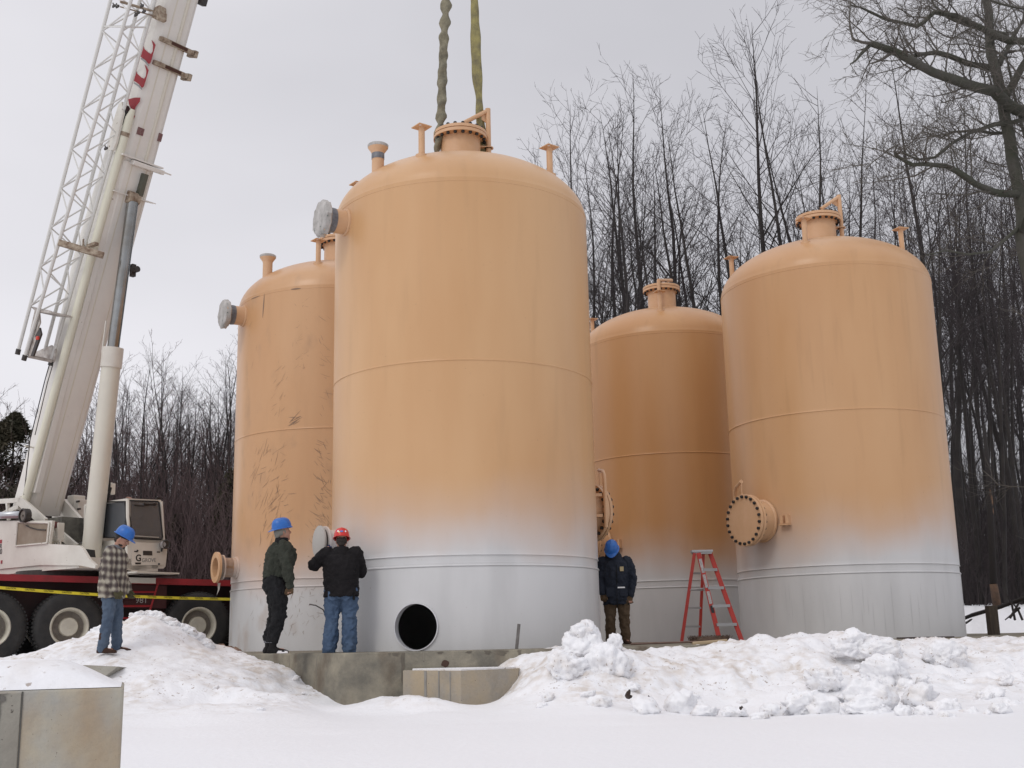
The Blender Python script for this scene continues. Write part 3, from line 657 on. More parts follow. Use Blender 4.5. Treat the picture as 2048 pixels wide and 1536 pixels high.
    for zz, r0 in ((.325, .262), (.35, .296), (.43, .292), (.455, .26), (.45, .13)):
        for j in range(n_):
            t_ = 2 * math.pi * j / n_; r1 = r0 * (1 + .05 * math.sin(j * 2.4 + zz * 20) + rr.uniform(-.03, .03)); vs.append(Mx @ Vector((r1 * math.cos(t_), r1 * math.sin(t_), zz + rr.uniform(-.008, .008))))
    vs.append(Mx @ Vector((0, 0, .45)))
    fs = [(i * n_ + j, i * n_ + (j + 1) % n_, (i + 1) * n_ + (j + 1) % n_, (i + 1) * n_ + j) for i in range(4) for j in range(n_)] + [(4 * n_ + j, 4 * n_ + (j + 1) % n_, 5 * n_) for j in range(n_)]
    cv.add(vs, fs).build('nozzle_cover', cover_m, nz_, smooth=True, angle=50)
    Mx = axisM(dn * TR + Vector((0, 0, 1.62)), dn)
    nz2 = MB().lathe([(.19, -.25), (.19, .27), (.245, .27), (.245, .30), (.20, .31)], 36, Mx).lathe([(.22, -.02), (.215, .015), (.192, .03)], 36, Mx).build('lower_nozzle', pt, T, smooth=True, angle=40)
    if ti == 1:
        MB().lathe([(.215, .31), (.25, .335), (.215, .36)], 24, Mx).build('gasket', cover_m, nz2)
        MB().lathe([(.19, .37), (.30, .37), (.30, .42), (.19, .42), (.19, .1)], 36, Mx).build('loose_flange_ring', orange_p, nz2, smooth=True, angle=30)
        MB().lathe([(.0001, .1), (.19, .1)], 30, Mx).build('nozzle_bore', bolt_mat, nz2)
        q = Mx @ Vector((0, -.0, .38)) + Vector((.02, 0, -.3)); s_ = MB()
        s_.add([q + Vector((0, 0, 0)), q + Vector((.055, .01, 0)), q + Vector((.04, 0, -.13)), q + Vector((-.01, -.01, -.24)), q + Vector((.01, 0, -.13))], [(0, 1, 2, 4), (4, 2, 3)])
        s_.build('tape_strip', card, nz2)
    else:
        MB().lathe([(.0001, .345), (.235, .345), (.25, .355), (.25, .38), (.235, .39), (.0001, .387)], 36, Mx).build('nozzle_cover', card, nz2, smooth=True, angle=40)
    # side manway with its curved davit
    dm = Vector((math.cos(rad(aM)), math.sin(rad(aM)), 0)); P = dm * TR + Vector((0, 0, 2.24)); tn = Vector((-dm.y, dm.x, 0))
    nk, Mx = flanged_manway(T, P, dm, .38, .42, .49, 22, orange_p)
    sd_ = 1 if flip else -1
    h_ = P + dm * .31 - tn * .50
    if flip:
        h_ = P + dm * .30 + tn * -.50
        h_ = P + dm * .22 - tn * .50
    a_ = [h_ + Vector((0, 0, -.30)), h_ + Vector((0, 0, .50)), h_ + Vector((0, 0, .60)) + tn * .05 + dm * .03, h_ + Vector((0, 0, .68)) + tn * .15 + dm * .08, h_ + Vector((0, 0, .745)) + tn * .46 + dm * .22]
    c_ = MB().tube(a_, .034, 10); c_.tube([a_[-1] + Vector((0, 0, -.33)), a_[-1] + Vector((0, 0, .04))], .010, 6); c_.box(h_ + Vector((0, 0, -.1)) - dm * .1 + tn * .06, (.12, .12, .05)); c_.box(h_ + Vector((0, 0, .25)) - dm * .1 + tn * .06, (.12, .12, .05))
    c_.build('davit_arm', orange_p, nk, smooth=True, angle=50)
    MB().lathe([(.03, 0), (.045, .02), (.03, .04)], 10, Matrix.Translation(a_[-1] + Vector((0, 0, -.38)))).build('eye_bolt', orange_p, nk)
    # small name-plate bracket
    ab = aM + 15.4; db = Vector((math.cos(rad(ab)), math.sin(rad(ab)), 0)); tb = Vector((-db.y, db.x, 0)); Rz = Matrix.Rotation(rad(ab), 3, 'Z')
    P = db * TR + Vector((0, 0, 2.22)); q = MB()
    for s_ in (-.045, .045): q.box(P + tb * s_ * 1.3 + db * .04, (.10, .06, .16), Rz)
    q.box(P + db * .075 + Vector((0, 0, -.1)), (.09, .22, .025), Rz); q.build('bracket', orange_p, T)

# scrapes on the left tank: thin gouges following the shell
T = roots[1]; mb = MB(); rs = random.Random(11)
def gouge(a, z, ln, slope, w_=.006, curve=0.0, R_=TR):
    k = 6; pts = []
    for i in range(k + 1):
        f = i / k - .5; aa = a + f * ln * math.cos(slope) / TR; zz = z + f * ln * math.sin(slope) + curve * (f * f) * ln
        rr_ = R_ + .0035 if zz < ZT else math.sqrt(max(0.01, TR * TR * (1 - ((zz - ZT) / (TR / 2)) ** 2))) + .006
        pts.append((Vector((math.cos(aa) * rr_, math.sin(aa) * rr_, zz)), w_ * (1 - abs(2 * f) ** 2 * .8)))
    sl = Vector((math.cos(a + math.pi / 2) * -math.sin(slope), math.sin(a + math.pi / 2) * -math.sin(slope), math.cos(slope)))
    vs = []
    for p, w2 in pts: vs += [p - sl * w2 / 2, p + sl * w2 / 2]
    mb.add(vs, [(2 * i, 2 * i + 1, 2 * i + 3, 2 * i + 2) for i in range(k)])
def az_of(px, z, tank=1):                 # azimuth on the near face seen at this photo column
    cx, cy = TANKS[tank]; lo, hi = rad(-180), rad(-20)
    best = min(((abs((cx + TR * math.cos(a)) / (cy + TR * math.sin(a)) * math.cos(PIT) - 0 * z - _q(px, cx, cy, a, z)), a) for a in np.linspace(lo, hi, 300)), key=lambda t: t[0]); return best[1]
def scr_x(P):
    x, y, z = P.x, P.y, P.z - EYE; zc = y * _c + z * _s; yc = -y * _s + z * _c; u = F_PX * x / zc; v = -F_PX * yc / zc; return 1024 + _cr * u - _sr * v
def az_of(px, z, tank=1):
    cx, cy = TANKS[tank]; b = math.atan2(cy, cx) + math.pi; lim = math.acos(TR / math.hypot(cx, cy)); best = (1e9, b)
    for a in np.linspace(b - lim, b + lim, 160):
        e_ = abs(scr_x(Vector((cx + TR * math.cos(a), cy + TR * math.sin(a), z))) - px)
        if e_ < best[0]: best = (e_, a)
    return best[1]
def patch(px0, px1, z0, z1, n, ln, sl, sp=.25, w_=.006, curve=0):
    for _ in range(int(n * .75)):
        z = rs.uniform(z0, z1); a = az_of(rs.uniform(px0, px1), z); gouge(a, z, ln * rs.uniform(.25, 1.0) ** 1.3, sl + rs.gauss(0, sp * 1.5), w_ * rs.uniform(.3, .85), curve * rs.uniform(.4, 1.4))
patch(585, 612, 5.3, 6.8, 26, .16, .7, .25, .005); patch(590, 615, 5.6, 6.7, 12, .14, 2.4, .2, .005)
patch(545, 575, 4.3, 5.6, 24, .26, .75, .25, .007, .1); patch(640, 660, 4.4, 6.6, 26, .24, -.55, .2, .007, .15)
patch(505, 545, 2.6, 3.95, 46, .34, 1.0, .16, .009, .1); patch(540, 560, 1.9, 4.0, 40, .36, 1.05, .25, .009, .1); patch(560, 585, 2.6, 3.9, 18, .22, .35, .3, .009, .2)
patch(520, 560, 1.5, 2.9, 40, .24, 1.2, .25, .010); patch(632, 660, 2.4, 4.1, 55, .30, -.7, .2, .010, .2); patch(640, 662, 2.0, 3.2, 40, .26, 1.9, .3, .010)
patch(615, 660, 1.5, 2.4, 40, .20, -.9, .4, .010); patch(500, 600, .2, 1.2, 50, .24, 1.45, .3, .007); patch(600, 660, .3, 1.2, 40, .16, .8, .5, .007)
for px in (527,):
    a = az_of(px, 6.9); gouge(a, 6.8, .5, 1.5, .03)
a = az_of(592, 7.0); gouge(a, ZT, .22, 0, .03); a = az_of(510, 7.0); gouge(a, ZT, .34, 0, .018)
a = az_of(585, 4.4)
for k in range(9): gouge(a + rs.uniform(-.02, .05), 4.42 + rs.uniform(-.12, .05), rs.uniform(.1, .3), .45 + rs.gauss(0, .25), .010, .1)
for z in np.linspace(5.3, 6.4, 5): patch(490, 520, z, z + .2, 2, .2, .8)
mb.build('scrape_marks', scar, T, fix=True)
# runs down the right tank
T = roots[2]; mb = MB(); rs = random.Random(3)
for _ in range(26):
    a = az_of(rs.uniform(1480, 1900), 1.0, 2); z1 = rs.uniform(.5, 1.1)
    gouge(a, z1 - .3, rs.uniform(.3, .8), math.pi / 2 - .001, .004)
mb.build('paint_runs', mk('run_grey', (.44, .44, .44), .5), T)

# weight of the lift: the two slings
sl_g = mk('olive_sling_cover', (.27, .245, .17), .9, var=(7, (.12, .11, .08), 1), bump=(22, .8))
sl_y = mk('yellow_sling_cover', (.34, .30, .12), .9, var=(5, (.14, .125, .08), 1), bump=(22, .8))
cx, cy = TANKS[0]; T1 = Vector((cx, cy, 0))
def sling(lugaz, pxs, rbase, mat_, lab, seed, twist):
    a_ = rad(lugaz); P0 = T1 + Vector((math.cos(a_) * .43, math.sin(a_) * .43, dome_z(.43) + .26))
    pts = [P0]
    k = 90; rs_ = random.Random(seed); tgt = [at(px, py, P0.y + (cy - P0.y) * f) for px, py, f in pxs]
    pts = [P0] + tgt; ext = tgt[-1] + (tgt[-1] - tgt[-2]).normalized() * 5.0; pts.append(ext)
    path = []
    for i in range(len(pts) - 1):
        nseg = max(2, int((pts[i + 1] - pts[i]).length / .05))
        for j in range(nseg): path.append(pts[i].lerp(pts[i + 1], j / nseg))
    vs = []; n_ = 18; ph = 0
    for i, p in enumerate(path):
        l_ = i * .05; ph = l_ * twist; bul = 1 + .16 * noise.noise(Vector((l_ * 3.1, seed, 0))) + (.17 * math.sin(l_ * 21 + 2 * noise.noise(Vector((l_ * 1.7, seed, 3)))) if twist > 3 else .05 * math.sin(l_ * 9))
        wob = Vector((noise.noise(Vector((l_ * 1.6, seed, 7))) * .022, 0, 0)); ta = min(1, .35 + l_ * 3)
        for j in range(n_):
            t_ = 2 * math.pi * j / n_; r_ = rbase * ta * bul * (1 + .22 * math.cos(2 * (t_ - ph)) + .05 * math.cos(5 * t_ + ph))
            vs.append(p + wob + Vector((math.cos(t_) * r_, math.sin(t_) * r_, 0)))
    fs = [(i * n_ + j, i * n_ + (j + 1) % n_, (i + 1) * n_ + (j + 1) % n_, (i + 1) * n_ + j) for i in range(len(path) - 1) for j in range(n_)]
    o = MB().add(vs, fs).build('lifting_sling', mat_, smooth=True); tag(o, lab, 'sling', 'slings holding the front tank'); return path[-1]
sling(-160, [(881, 262, .0), (886, 120, .2), (893, 0, .4)], .075, sl_g, 'tightly twisted olive lifting sling rising from the left lug of the front tank', 3, 9.0)
sling(20, [(958, 205, .0), (952, 100, .2), (948, 0, .4)], .077, sl_y, 'smoother yellow-green lifting sling rising behind the davit of the front tank', 8, 1.6)

# ================================================================== THE CRANE
O1 = at(395, 1250, 25.5); O1.z = 0; th = rad(33)
tt = Vector((math.cos(th), math.sin(th), 0)); tb_ = Vector((-math.sin(th), math.cos(th), 0))
def tp(s, off, z): return O1 + tt * s + tb_ * off + Vector((0, 0, z))
RT = Matrix.Rotation(th, 3, 'Z')
CR = empty('crane_truck', tuple(tp(-2.5, 1.35, 0)), label='cream and red truck crane parked on the left with its boom raised over the tanks', cat='crane')
OC = Vector(CR.location)
def put(mb, name, mat_, parent=None, smooth=False, angle=None):   # crane parts are laid out in world coordinates
    o = mb.build(name, mat_, parent if parent is not None else CR, smooth=smooth, angle=angle)
    if parent is None: o.data.transform(Matrix.Translation(-OC))
    else: o.data.transform(Matrix.Translation(-OC))
    return o
def puto(o):
    o.data.transform(Matrix.Translation(-OC)); return o
def zdeck(s): return 1.51 - .0175 * (s - .69)
# carrier
mb = MB()
def slab(mb, s0, s1, o0, o1, za, zb):    # sheared box following the slight tilt of the carrier
    P = [tp(s0, o0, zdeck(s0) + za), tp(s1, o0, zdeck(s1) + za), tp(s1, o0, zdeck(s1) + zb), tp(s0, o0, zdeck(s0) + zb)]
    mb.prism(P, tb_ * (o1 - o0))
slab(mb, -7, 7.2, 0, .10, -.13, 0); slab(mb, -7, 7.2, 2.6, 2.7, -.13, 0); slab(mb, -7, 7.2, .1, 2.6, -.06, -.02)
deck = put(mb, 'carrier_deck', red_paint)
mb = MB(); slab(mb, -7, 7.2, .55, 2.15, -.95, -.07)
put(mb, 'chassis_frame', mk('dark_red_frame', (.035, .006, .006), .7, var=(4, (.02, .015, .014), .9)))
mb = MB(); slab(mb, -1.75, -.65, .12, .5, -.62, -.14); slab(mb, -1.75, -1.3, .05, .12, -.45, -.40)
put(mb, 'side_locker', mk('locker_red', (.05, .006, .008), .6))
# white load plate on the deck edge
mb = MB(); mb.prism([tp(-1.62, -.012, zdeck(-1.6) - .115), tp(-.93, -.012, zdeck(-.93) - .115), tp(-.93, -.012, zdeck(-.93) - .0), tp(-1.62, -.012, zdeck(-1.6) - .0)], tb_ * .012)
lp = put(mb, 'load_plate', white_paint)
# boarding ladder
mb = MB()
rl = on_plane(316, 1167, tp(0, -.05, 0), tb_); rb = on_plane(299, 1224, tp(0, -.05, 0), tb_); ll = rl + tt * -.62 + Vector((0, 0, -.1)); lb = rb + tt * -.68
mb.tube([rl, rb, rb + (rb - rl).normalized() * .12], .022, 6); mb.tube([ll + Vector((0, 0, .1)), lb, lb + (rb - rl).normalized() * .12], .022, 6)
for y in (1184, 1212, 1236):
    p = on_plane(316 - (y - 1167) * .3, y, tp(0, -.05, 0), tb_); mb.tube([p, p + tt * -.70], .02, 6)
put(mb, 'boarding_steps', mk('step_red', (.30, .012, .018), .5))
pn = on_plane(283, 1201, tp(0, .11, 0), tb_)
puto(lettering('981', 'fleet_number', mk('faded_grey', (.35, .33, .32), .6), pn, tt, Vector((0, 0, 1)), .17, .002, CR))
# wheels
tyre_m = black; rim_c = mk('cream_rim', (.62, .59, .49), .5, var=(4, (.42, .39, .33), .8)); rim_d = mk('brown_grey_rim', (.25, .22, .19), .7, var=(8, (.16, .14, .12), 1))  # rim discs are brown-grey, darker than the cream rims
def wheel(s, off, proto=[None]):
    c = tp(s, off, .552)
    if proto[0] is None:
        m = axisM((0, 0, 0), -tb_)
        W = empty('wheel'); W.parent = CR
        pr = [(.37, -.22), (.40, -.235), (.60, -.235), (.655, -.20), (.69, -.15), (.695, -.02)]
        t = MB().lathe([(.37, .20), (.39, .235), (.56, .245), (.63, .225), (.672, .18), (.695, .14), (.70, .0), (.695, -.14), (.66, -.2), (.56, -.235), (.38, -.22)], 64, m)
        for k in range(56):
            a = 2 * math.pi * k / 56; q = m @ Vector((.697 * math.cos(a), .697 * math.sin(a), .09)); rr_ = (m.to_3x3() @ Matrix.Rotation(a, 3, 'Z'))
            t.box(q, (.03, .045, .16), rr_); q = m @ Vector((.697 * math.cos(a + .056), .697 * math.sin(a + .056), -.09)); t.box(q, (.03, .045, .16), rr_)
        t.build('tyre', tyre_m, W, smooth=True, angle=35)
        MB().lathe([(.372, .20), (.385, .222), (.365, .235), (.345, .225), (.33, .19), (.315, .12), (.31, .04)], 48, m).build('rim', rim_c, W, smooth=True, angle=50)
        MB().lathe([(.312, .045), (.29, .035), (.20, .05), (.185, .05)], 48, m).build('rim_disc', rim_d, W, smooth=True)
        MB().lathe([(.186, .045), (.185, .15), (.17, .17), (.03, .175), (.028, .185), (.0001, .185)], 36, m).build('hub_cap', rim_c, W, smooth=True, angle=40)
        n_ = MB()
        for k in range(10):
            a = 2 * math.pi * k / 10; q = m @ Vector((.245 * math.cos(a), .245 * math.sin(a), .04)); n_.lathe([(.016, 0), (.016, .03)], 6, Matrix.Translation(q) @ m, caps=True)
        n_.build('wheel_nuts', rim_d, W); proto[0] = W; W.location = c - OC; return W
    W = proto[0].copy(); COL.objects.link(W); W.parent = CR; W.location = c - OC
    for ch in proto[0].children: dup(ch, W)
    return W
for s in (0, -2.64, -4.12, 1.48): wheel(s, .12)
for s in (0, -2.64, -4.12, 1.48): wheel(s, 2.55)
# outrigger box and under-body clutter
mb = MB(); mb.box(tp(-5.6, 1.35, .8), (.5, 2.7, .4), RT); mb.box(tp(2.9, 1.35, .85), (.5, 2.7, .4), RT); mb.box(tp(-1.3, 1.2, .45), (.25, 1.9, .25), RT)
for s in (0, -2.64, -4.12, 1.48): mb.tube([tp(s, .2, .55), tp(s, 2.5, .55)], .11, 10)
put(mb, 'outrigger_beams', dark_steel)

# superstructure frame: u along the boom's heading, v to the far side
ua = Vector((.8, -.6, 0)); va = Vector((.6, .8, 0)); O2 = tp(-2.5, 1.35, 0); RU = Matrix.Rotation(math.atan2(-.6, .8), 3, 'Z')
def spt(u, v, z): return O2 + ua * u + va * v + Vector((0, 0, z))
def onv(px, py, v): return on_plane(px, py, spt(0, v, 0), va)
def onu(px, py, u): return on_plane(px, py, spt(u, 0, 0), ua)
mb = MB().lathe([(.95, 1.50), (.95, 1.72)], 40, Matrix.Translation((O2.x, O2.y, 0)), caps=True); put(mb, 'slew_ring', dark_steel)
V0 = -.85
side = [(-70, 1042), (105, 1041), (98, 1088), (159, 1091), (166, 1098), (178, 1118), (191, 1130), (190, 1137), (160, 1131), (81, 1130), (0, 1138), (-70, 1146)]
P = [onv(x, y, V0) for x, y in side]
mb = MB(); mb.prism(P, va * .06); turret = put(mb, 'turret_side_plate', white_paint)
mb = MB(); mb.prism([p + va * 1.2 for p in [onv(x, y, V0) for x, y in ((-70, 1060), (98, 1088), (118, 1095), (125, 1131), (81, 1130), (0, 1138), (-70, 1146))]], va * .06); put(mb, 'turret_side_plate', white_paint)
lo = min(p.z for p in P); mb = MB(); c_ = spt(-.3, -.02, (lo + 1.86) / 2 + .05); mb.box(c_, (4.2, 1.58, .22), RU); put(mb, 'turret_base', white_paint)
# recess with brown panel
q = [onv(x, y, V0 - .012) for x, y in ((36, 1044), (99, 1046), (95, 1086), (32, 1092))]
mb = MB(); mb.prism(q, va * .02); put(mb, 'hatch_panel', mk('tan_hatch', (.23, .175, .125), .7, var=(3, (.30, .25, .19), 1)))
mb = MB()
for i in range(4): mb.tube([q[i] - va * .012, q[(i + 1) % 4] - va * .012], .02, 5)
put(mb, 'hatch_frame', white_paint)
mb = MB(); hp = [onv(x, y, V0 - .03) for x, y in ((52, 1051), (60, 1055), (75, 1059), (91, 1060))]; mb.tube(hp, .012, 6); put(mb, 'hatch_cable', dark_steel)
red_dec = mk('red_decal', (.30, .012, .02), .5)
puto(lettering('L', 'crane_lettering', red_dec, onv(-3, 1069, V0 - .003), ua, Vector((0, 0, 1)), .62, .002, CR, .012))
puto(lettering('I R', 'crane_lettering', dark_steel, onv(0, 1093, V0 - .003), ua, Vector((0, 0, 1)), .13, .002, CR, .003))
puto(lettering('700', 'crane_lettering', dark_steel, onv(-2, 1104, V0 - .003), ua, Vector((0, 0, 1)), .16, .002, CR, .003))
mb = MB(); mb.box(onv(3, 1124, V0 - .004), (.06, .008, .07), RU); put(mb, 'reflector', red_dec)
# boom foot cheeks and A-frame legs
mb = MB()
def strut(mb, a, b, v, w_, t_=.06):
    A_, B_ = onv(*a, v), onv(*b, v); d = (B_ - A_).normalized(); s_ = d.cross(va).normalized() * w_ / 2
    mb.prism([A_ - s_, B_ - s_, B_ + s_, A_ + s_], va * t_)
strut(mb, (36, 1000), (88, 1046), -.62, .20); strut(mb, (122, 1008), (170, 1064), .42, .26, .08); strut(mb, (115, 1065), (150, 1095), -.2, .16); strut(mb, (170, 1060), (140, 1085), .42, .18, .08)
strut(mb, (-10, 1003), (40, 1000), -.62, .10); strut(mb, (0, 1030), (36, 1012), -.6, .10); strut(mb, (12, 1004), (15, 1040), -.62, .06)
put(mb, 'boom_foot_bracket', white_paint)
mb = MB()
for px, py, w_, h in ((135, 1015, .28, .34), (152, 1010, .25, .42), (163, 1022, .2, .5), (128, 1028, .5, .16), (145, 1035, .5, .1)): mb.box(onv(px, py, .75), (w_, .3, h), RU, bev=.02)
hv = put(mb, 'hydraulic_cabinet', white_paint)
mb = MB()
for px, py in ((133, 1009), (156, 1003), (158, 1018)): mb.box(onv(px, py, .59), (.12, .02, .04), RU)
mb.build('cabinet_vent', dark_steel, CR).data.transform(Matrix.Translation(-OC))
mb = MB()
for px, py, w_, h in ((107, 1055, .14, .14), (110, 1068, .2, .15), (115, 1078, .25, .12), (104, 1080, .1, .12), (121, 1060, .05, .3)): mb.box(onv(px, py, -.55), (w_, .15, h), RU, bev=.015)
for k in range(5): a_ = onv(100 + 5 * k, 1078, -.6); mb.tube([a_, a_ + Vector((.02, 0, -.12))], .02, 6)
put(mb, 'valve_block', white_paint)
mb = MB(); mb.box(onv(110, 1050, -.6), (.16, .1, .12), RU); put(mb, 'warning_lamp', mk('dull_red', (.16, .05, .045), .6))
mb = MB(); mb.tube([onv(-60, 1034, -.9), onv(40, 1029, -.9)], .075, 14); put(mb, 'hydraulic_tube', mk('silver_tube', (.5, .52, .54), .3, metal=.5), smooth=True)
mb = MB(); pc = onv(47, 1031, -.95); m = axisM(pc, -va); mb.lathe([(.15, -.1), (.15, .03), (.12, .04), (.12, .0), (.0001, -.02)], 28, m); put(mb, 'winch_drum', dark_steel, smooth=True, angle=40)
mb = MB(); m = axisM(pc, -va); mb.lathe([(.02, -.02), (.02, .05)], 10, m, caps=True); mb.lathe([(.115, .001), (.0001, .005)], 20, m); put(mb, 'winch_cap', rim_d)
mb = MB(); mb.box(onv(130, 1062, .2), (1.0, .8, .5), RU); put(mb, 'pump_housing', mk('mottled_grey', (.09, .085, .075), .8, var=(6, (.2, .19, .16), 1)))  # mottled dark grey box between the turret plates

# boom: straight line under its belly, taken on the centre plane v = 0
U0, U1 = onv(112, 950, 0), onv(356, 50, 0); du = (U1 - U0).normalized(); nu = (Vector((0, 0, 1)) - du * du.z).normalized()
Lb = (U1 - U0).length
def sect(mb, s0, s1, W_, D_, ch=.13, lift=0.0, taper=1.0):
    vs = []
    for s_, k in ((s0, 1), (s1, taper)):
        w2 = W_ / 2 * k; d2 = D_
        c = U0 + du * s_ + nu * lift
        prof = [(-w2 + ch, 0), (w2 - ch, 0), (w2 - .04, ch * .45), (w2, ch), (w2, d2 - .04), (w2 - .04, d2), (-w2 + .04, d2), (-w2, d2 - .04), (-w2, ch), (-w2 + .04, ch * .45)]
        vs += [c + va * x + nu * y for x, y in prof]
    n_ = 10; mb.add(vs, [(i, (i + 1) % n_, n_ + (i + 1) % n_, n_ + i) for i in range(n_)] + [tuple(range(n_))[::-1], tuple(range(n_, 2 * n_))])
s_at = lambda py: Lb * (950 - py) / 900.0
def sy(py, px=None):                      # distance along the boom that shows at this photo row
    lo_, hi_ = -3.0, Lb + 8
    for _ in range(40):
        m_ = (lo_ + hi_) / 2; P = U0 + du * m_; x, y, z = P.x, P.y, P.z - EYE; zc = y * _c + z * _s; yc = -y * _s + z * _c; u = F_PX * x / zc; v = -F_PX * yc / zc; yy = 768 + _sr * u + _cr * v
        if yy > py: lo_ = m_
        else: hi_ = m_
    return lo_
boom_m = mk('boom_paint', (0.77, 0.75, 0.70), 0.4, var=(.9, (0.67, 0.64, 0.60), 0.8), speck=(14, .74, (.2, .13, .08)), bump=(1.2, .12, .01))
mb = MB(); sect(mb, sy(1032), sy(330), .88, .66); BM = put(mb, 'boom_base_section', boom_m)
bake(BM, [('BEVEL', dict(width=.02, segments=2, limit_method='ANGLE', angle_limit=rad(20)))])
mb = MB(); sect(mb, sy(345), sy(-500), .84, .60, lift=.03); B2 = put(mb, 'boom_middle_section', boom_m)
bake(B2, [('BEVEL', dict(width=.02, segments=2, limit_method='ANGLE', angle_limit=rad(20)))])
tipd = U0 + du * (sy(-500) + 12); mb = MB(); sect(mb, sy(-480), sy(-480) + 12, .66, .5, lift=.07); put(mb, 'boom_tip_section', boom_m)
# belly seams and raised ribs
mb = MB()
for x, w_ in ((-.18, .03), (.2, .02), (.30, .015)):
    a_, b_ = U0 + du * sy(1015) + va * x - nu * .004, U0 + du * sy(335) + va * x - nu * .004
    mb.prism([a_ - va * w_ / 2, a_ + va * w_ / 2, b_ + va * w_ / 2, b_ - va * w_ / 2], nu * .006)
x = .12; a_, b_ = U0 + du * sy(335) + va * x + nu * .03, U0 + du * sy(-480) + va * x + nu * .03
mb.tube([a_, b_], .045, 8); mb.prism([a_ - va * .28, a_ - va * .25, b_ - va * .25, b_ - va * .28], -nu * .006)
put(mb, 'boom_rib', mk('rib_paint', (0.66, 0.62, 0.53), .45))
# round pipe along the lower near corner
mb = MB(); pa, pb_ = U0 + du * sy(1005) + va * -.52 + nu * .05, U0 + du * sy(252) + va * -.50 + nu * .07
mb.tube([pa, pb_, pb_ + du * .2 + va * .03], [.092, .092, .05], 16); pipe = put(mb, 'boom_pipe', mk('pipe_paint', (.68, .66, .54), .35), smooth=True, angle=50)
mb = MB(); pc = U0 + du * sy(288) + va * -.502 + nu * .066; mb.tube([pc, pc + du * .09], .097, 16); put(mb, 'rusty_band', grime_paint, smooth=True, angle=40)
# sheave head beside the pipe top
mb = MB(); hc = onv(232, 222, -.66)
mb.prism([onv(x, y, -.66) for x, y in ((243, 203), (237, 208), (224, 250), (216, 300), (226, 300), (232, 285), (246, 225))], va * .05); put(mb, 'jib_hinge_plate', white_paint)
mb = MB(); mb.prism([onv(x, y, -.445) for x, y in ((243, 206), (236, 212), (205, 322), (172, 430), (148, 510), (119, 640), (101, 722), (60, 900), (44, 985), (70, 985), (130, 745), (170, 600), (222, 400), (262, 235))], va * .12); put(mb, 'boom_side_plate', boom_m)
mb = MB(); mb.prism([onv(x, y, -.60) for x, y in ((247, 208), (252, 222), (249, 236), (238, 247), (234, 246), (236, 236), (244, 222))], va * .14); put(mb, 'sheave', bolt_mat)
# collar plates carrying the lift cylinder
mb = MB()
def collar(mb, py, w_, d_, th_, off=-.02, sh=0.0):
    c = U0 + du * sy(py) + va * sh; mb.box(c + nu * (d_ / 2 + off), (th_, w_, d_), Matrix((du, va, nu)).transposed())
collar(mb, 322, 1.04, .5, .035, -.10, .0); collar(mb, 393, 1.00, .4, .02, -.07, .02)
c = U0 + du * sy(330) - nu * .06 + va * .16; mb.box(c, (.10, .80, .14), Matrix((du, va, nu)).transposed(), bev=.02)
mb.prism([c + va * .40 - nu * .03, c + va * .62, c + va * .40 + nu * .03], du * .03)
c = U0 + du * sy(393) - nu * .03 + va * .3; mb.prism([c, c + va * .32 + nu * .01, c + nu * .03], du * .02)
put(mb, 'boom_collar', boom_m)
mb = MB(); c = (U0 + du * sy(366) - nu * .09 + va * .12); mb.box(c, (.50, .09, .16), Matrix((du, va, nu)).transposed()); put(mb, 'cylinder_lug', mk('dark_olive', (.10, .10, .075), .7))  # dark olive box for the rod lug
for py in (88, 135):
    mb = MB(); c = U0 + du * sy(py) + va * .10 + nu * .0; mb.box(c, (.10, .86, .12), Matrix((du, va, nu)).transposed(), bev=.012); mb.box(c + va * .50 + nu * .1, (.16, .10, .3), Matrix((du, va, nu)).transposed(), bev=.02)
    k_ = put(mb, 'section_clamp', grime_paint)
    mb = MB(); mb.box(c - nu * .062 + va * .04, (.07, .42, .01), Matrix((du, va, nu)).transposed()); mb.build('rust_gap', mk_rust if 'mk_rust' in globals() else mk('rust_brown', (.07, .03, .02), .9), k_).data.transform(Matrix.Translation(-OC))
mb = MB()
for px, py in ((281, 263), (320, 275)):
    p_ = on_plane(px, py, U0 + nu * .02, nu); mb.box(p_, (.16, .16, .012) if px < 300 else (.18, .10, .012), Matrix((du, va, nu)).transposed())
put(mb, 'marker_plate', mk('maroon_plate', (.13, .035, .04), .6, var=(20, (.3, .22, .2), .7)))
mb = MB(); c = onv(407, -4, .55); mb.box(c, (.34, .16, .16), Matrix((du, va, nu)).transposed(), bev=.02); put(mb, 'work_lamp', dark_steel)
mb = MB(); c = onv(269, 540, .50); mb.tube([c, c + ua * .12], .07, 12); mb.box(c - ua * .06, (.10, .1, .28), RU); put(mb, 'boom_light', dark_steel)
# red lettering seen edge-on along the near side of the boom
def on_side(px, py): return on_plane(px, py, U0 + va * -.425 + nu * .3, va)
def decal(polys, name, m_, lift=.006):
    mb = MB()
    for pl in polys: mb.prism([on_side(x, y) for x, y in pl], -va * lift)
    return put(mb, name, m_)
Lx = lambda P_: [(180 + x / 7.68, y / 7.68) for x, y in P_]
decal([Lx([(820, 690), (835, 750), (900, 810), (940, 830), (965, 790), (972, 700), (955, 640), (945, 615), (975, 640), (1008, 690), (985, 780), (955, 880), (930, 960), (905, 985), (850, 920), (790, 880), (780, 870)]),
       Lx([(712, 1080), (725, 1130), (790, 1190), (835, 1210), (860, 1170), (868, 1090), (850, 1020), (835, 990), (870, 1020), (902, 1080), (880, 1160), (855, 1240), (825, 1330), (800, 1350), (750, 1290), (690, 1250), (675, 1245)]),
       Lx([(590, 1525), (690, 1500), (775, 1500), (765, 1560), (700, 1640), (668, 1730), (640, 1690), (600, 1600)]), Lx([(640, 1690), (668, 1730), (690, 1790), (672, 1830), (640, 1760)])], 'boom_lettering', red_dec)
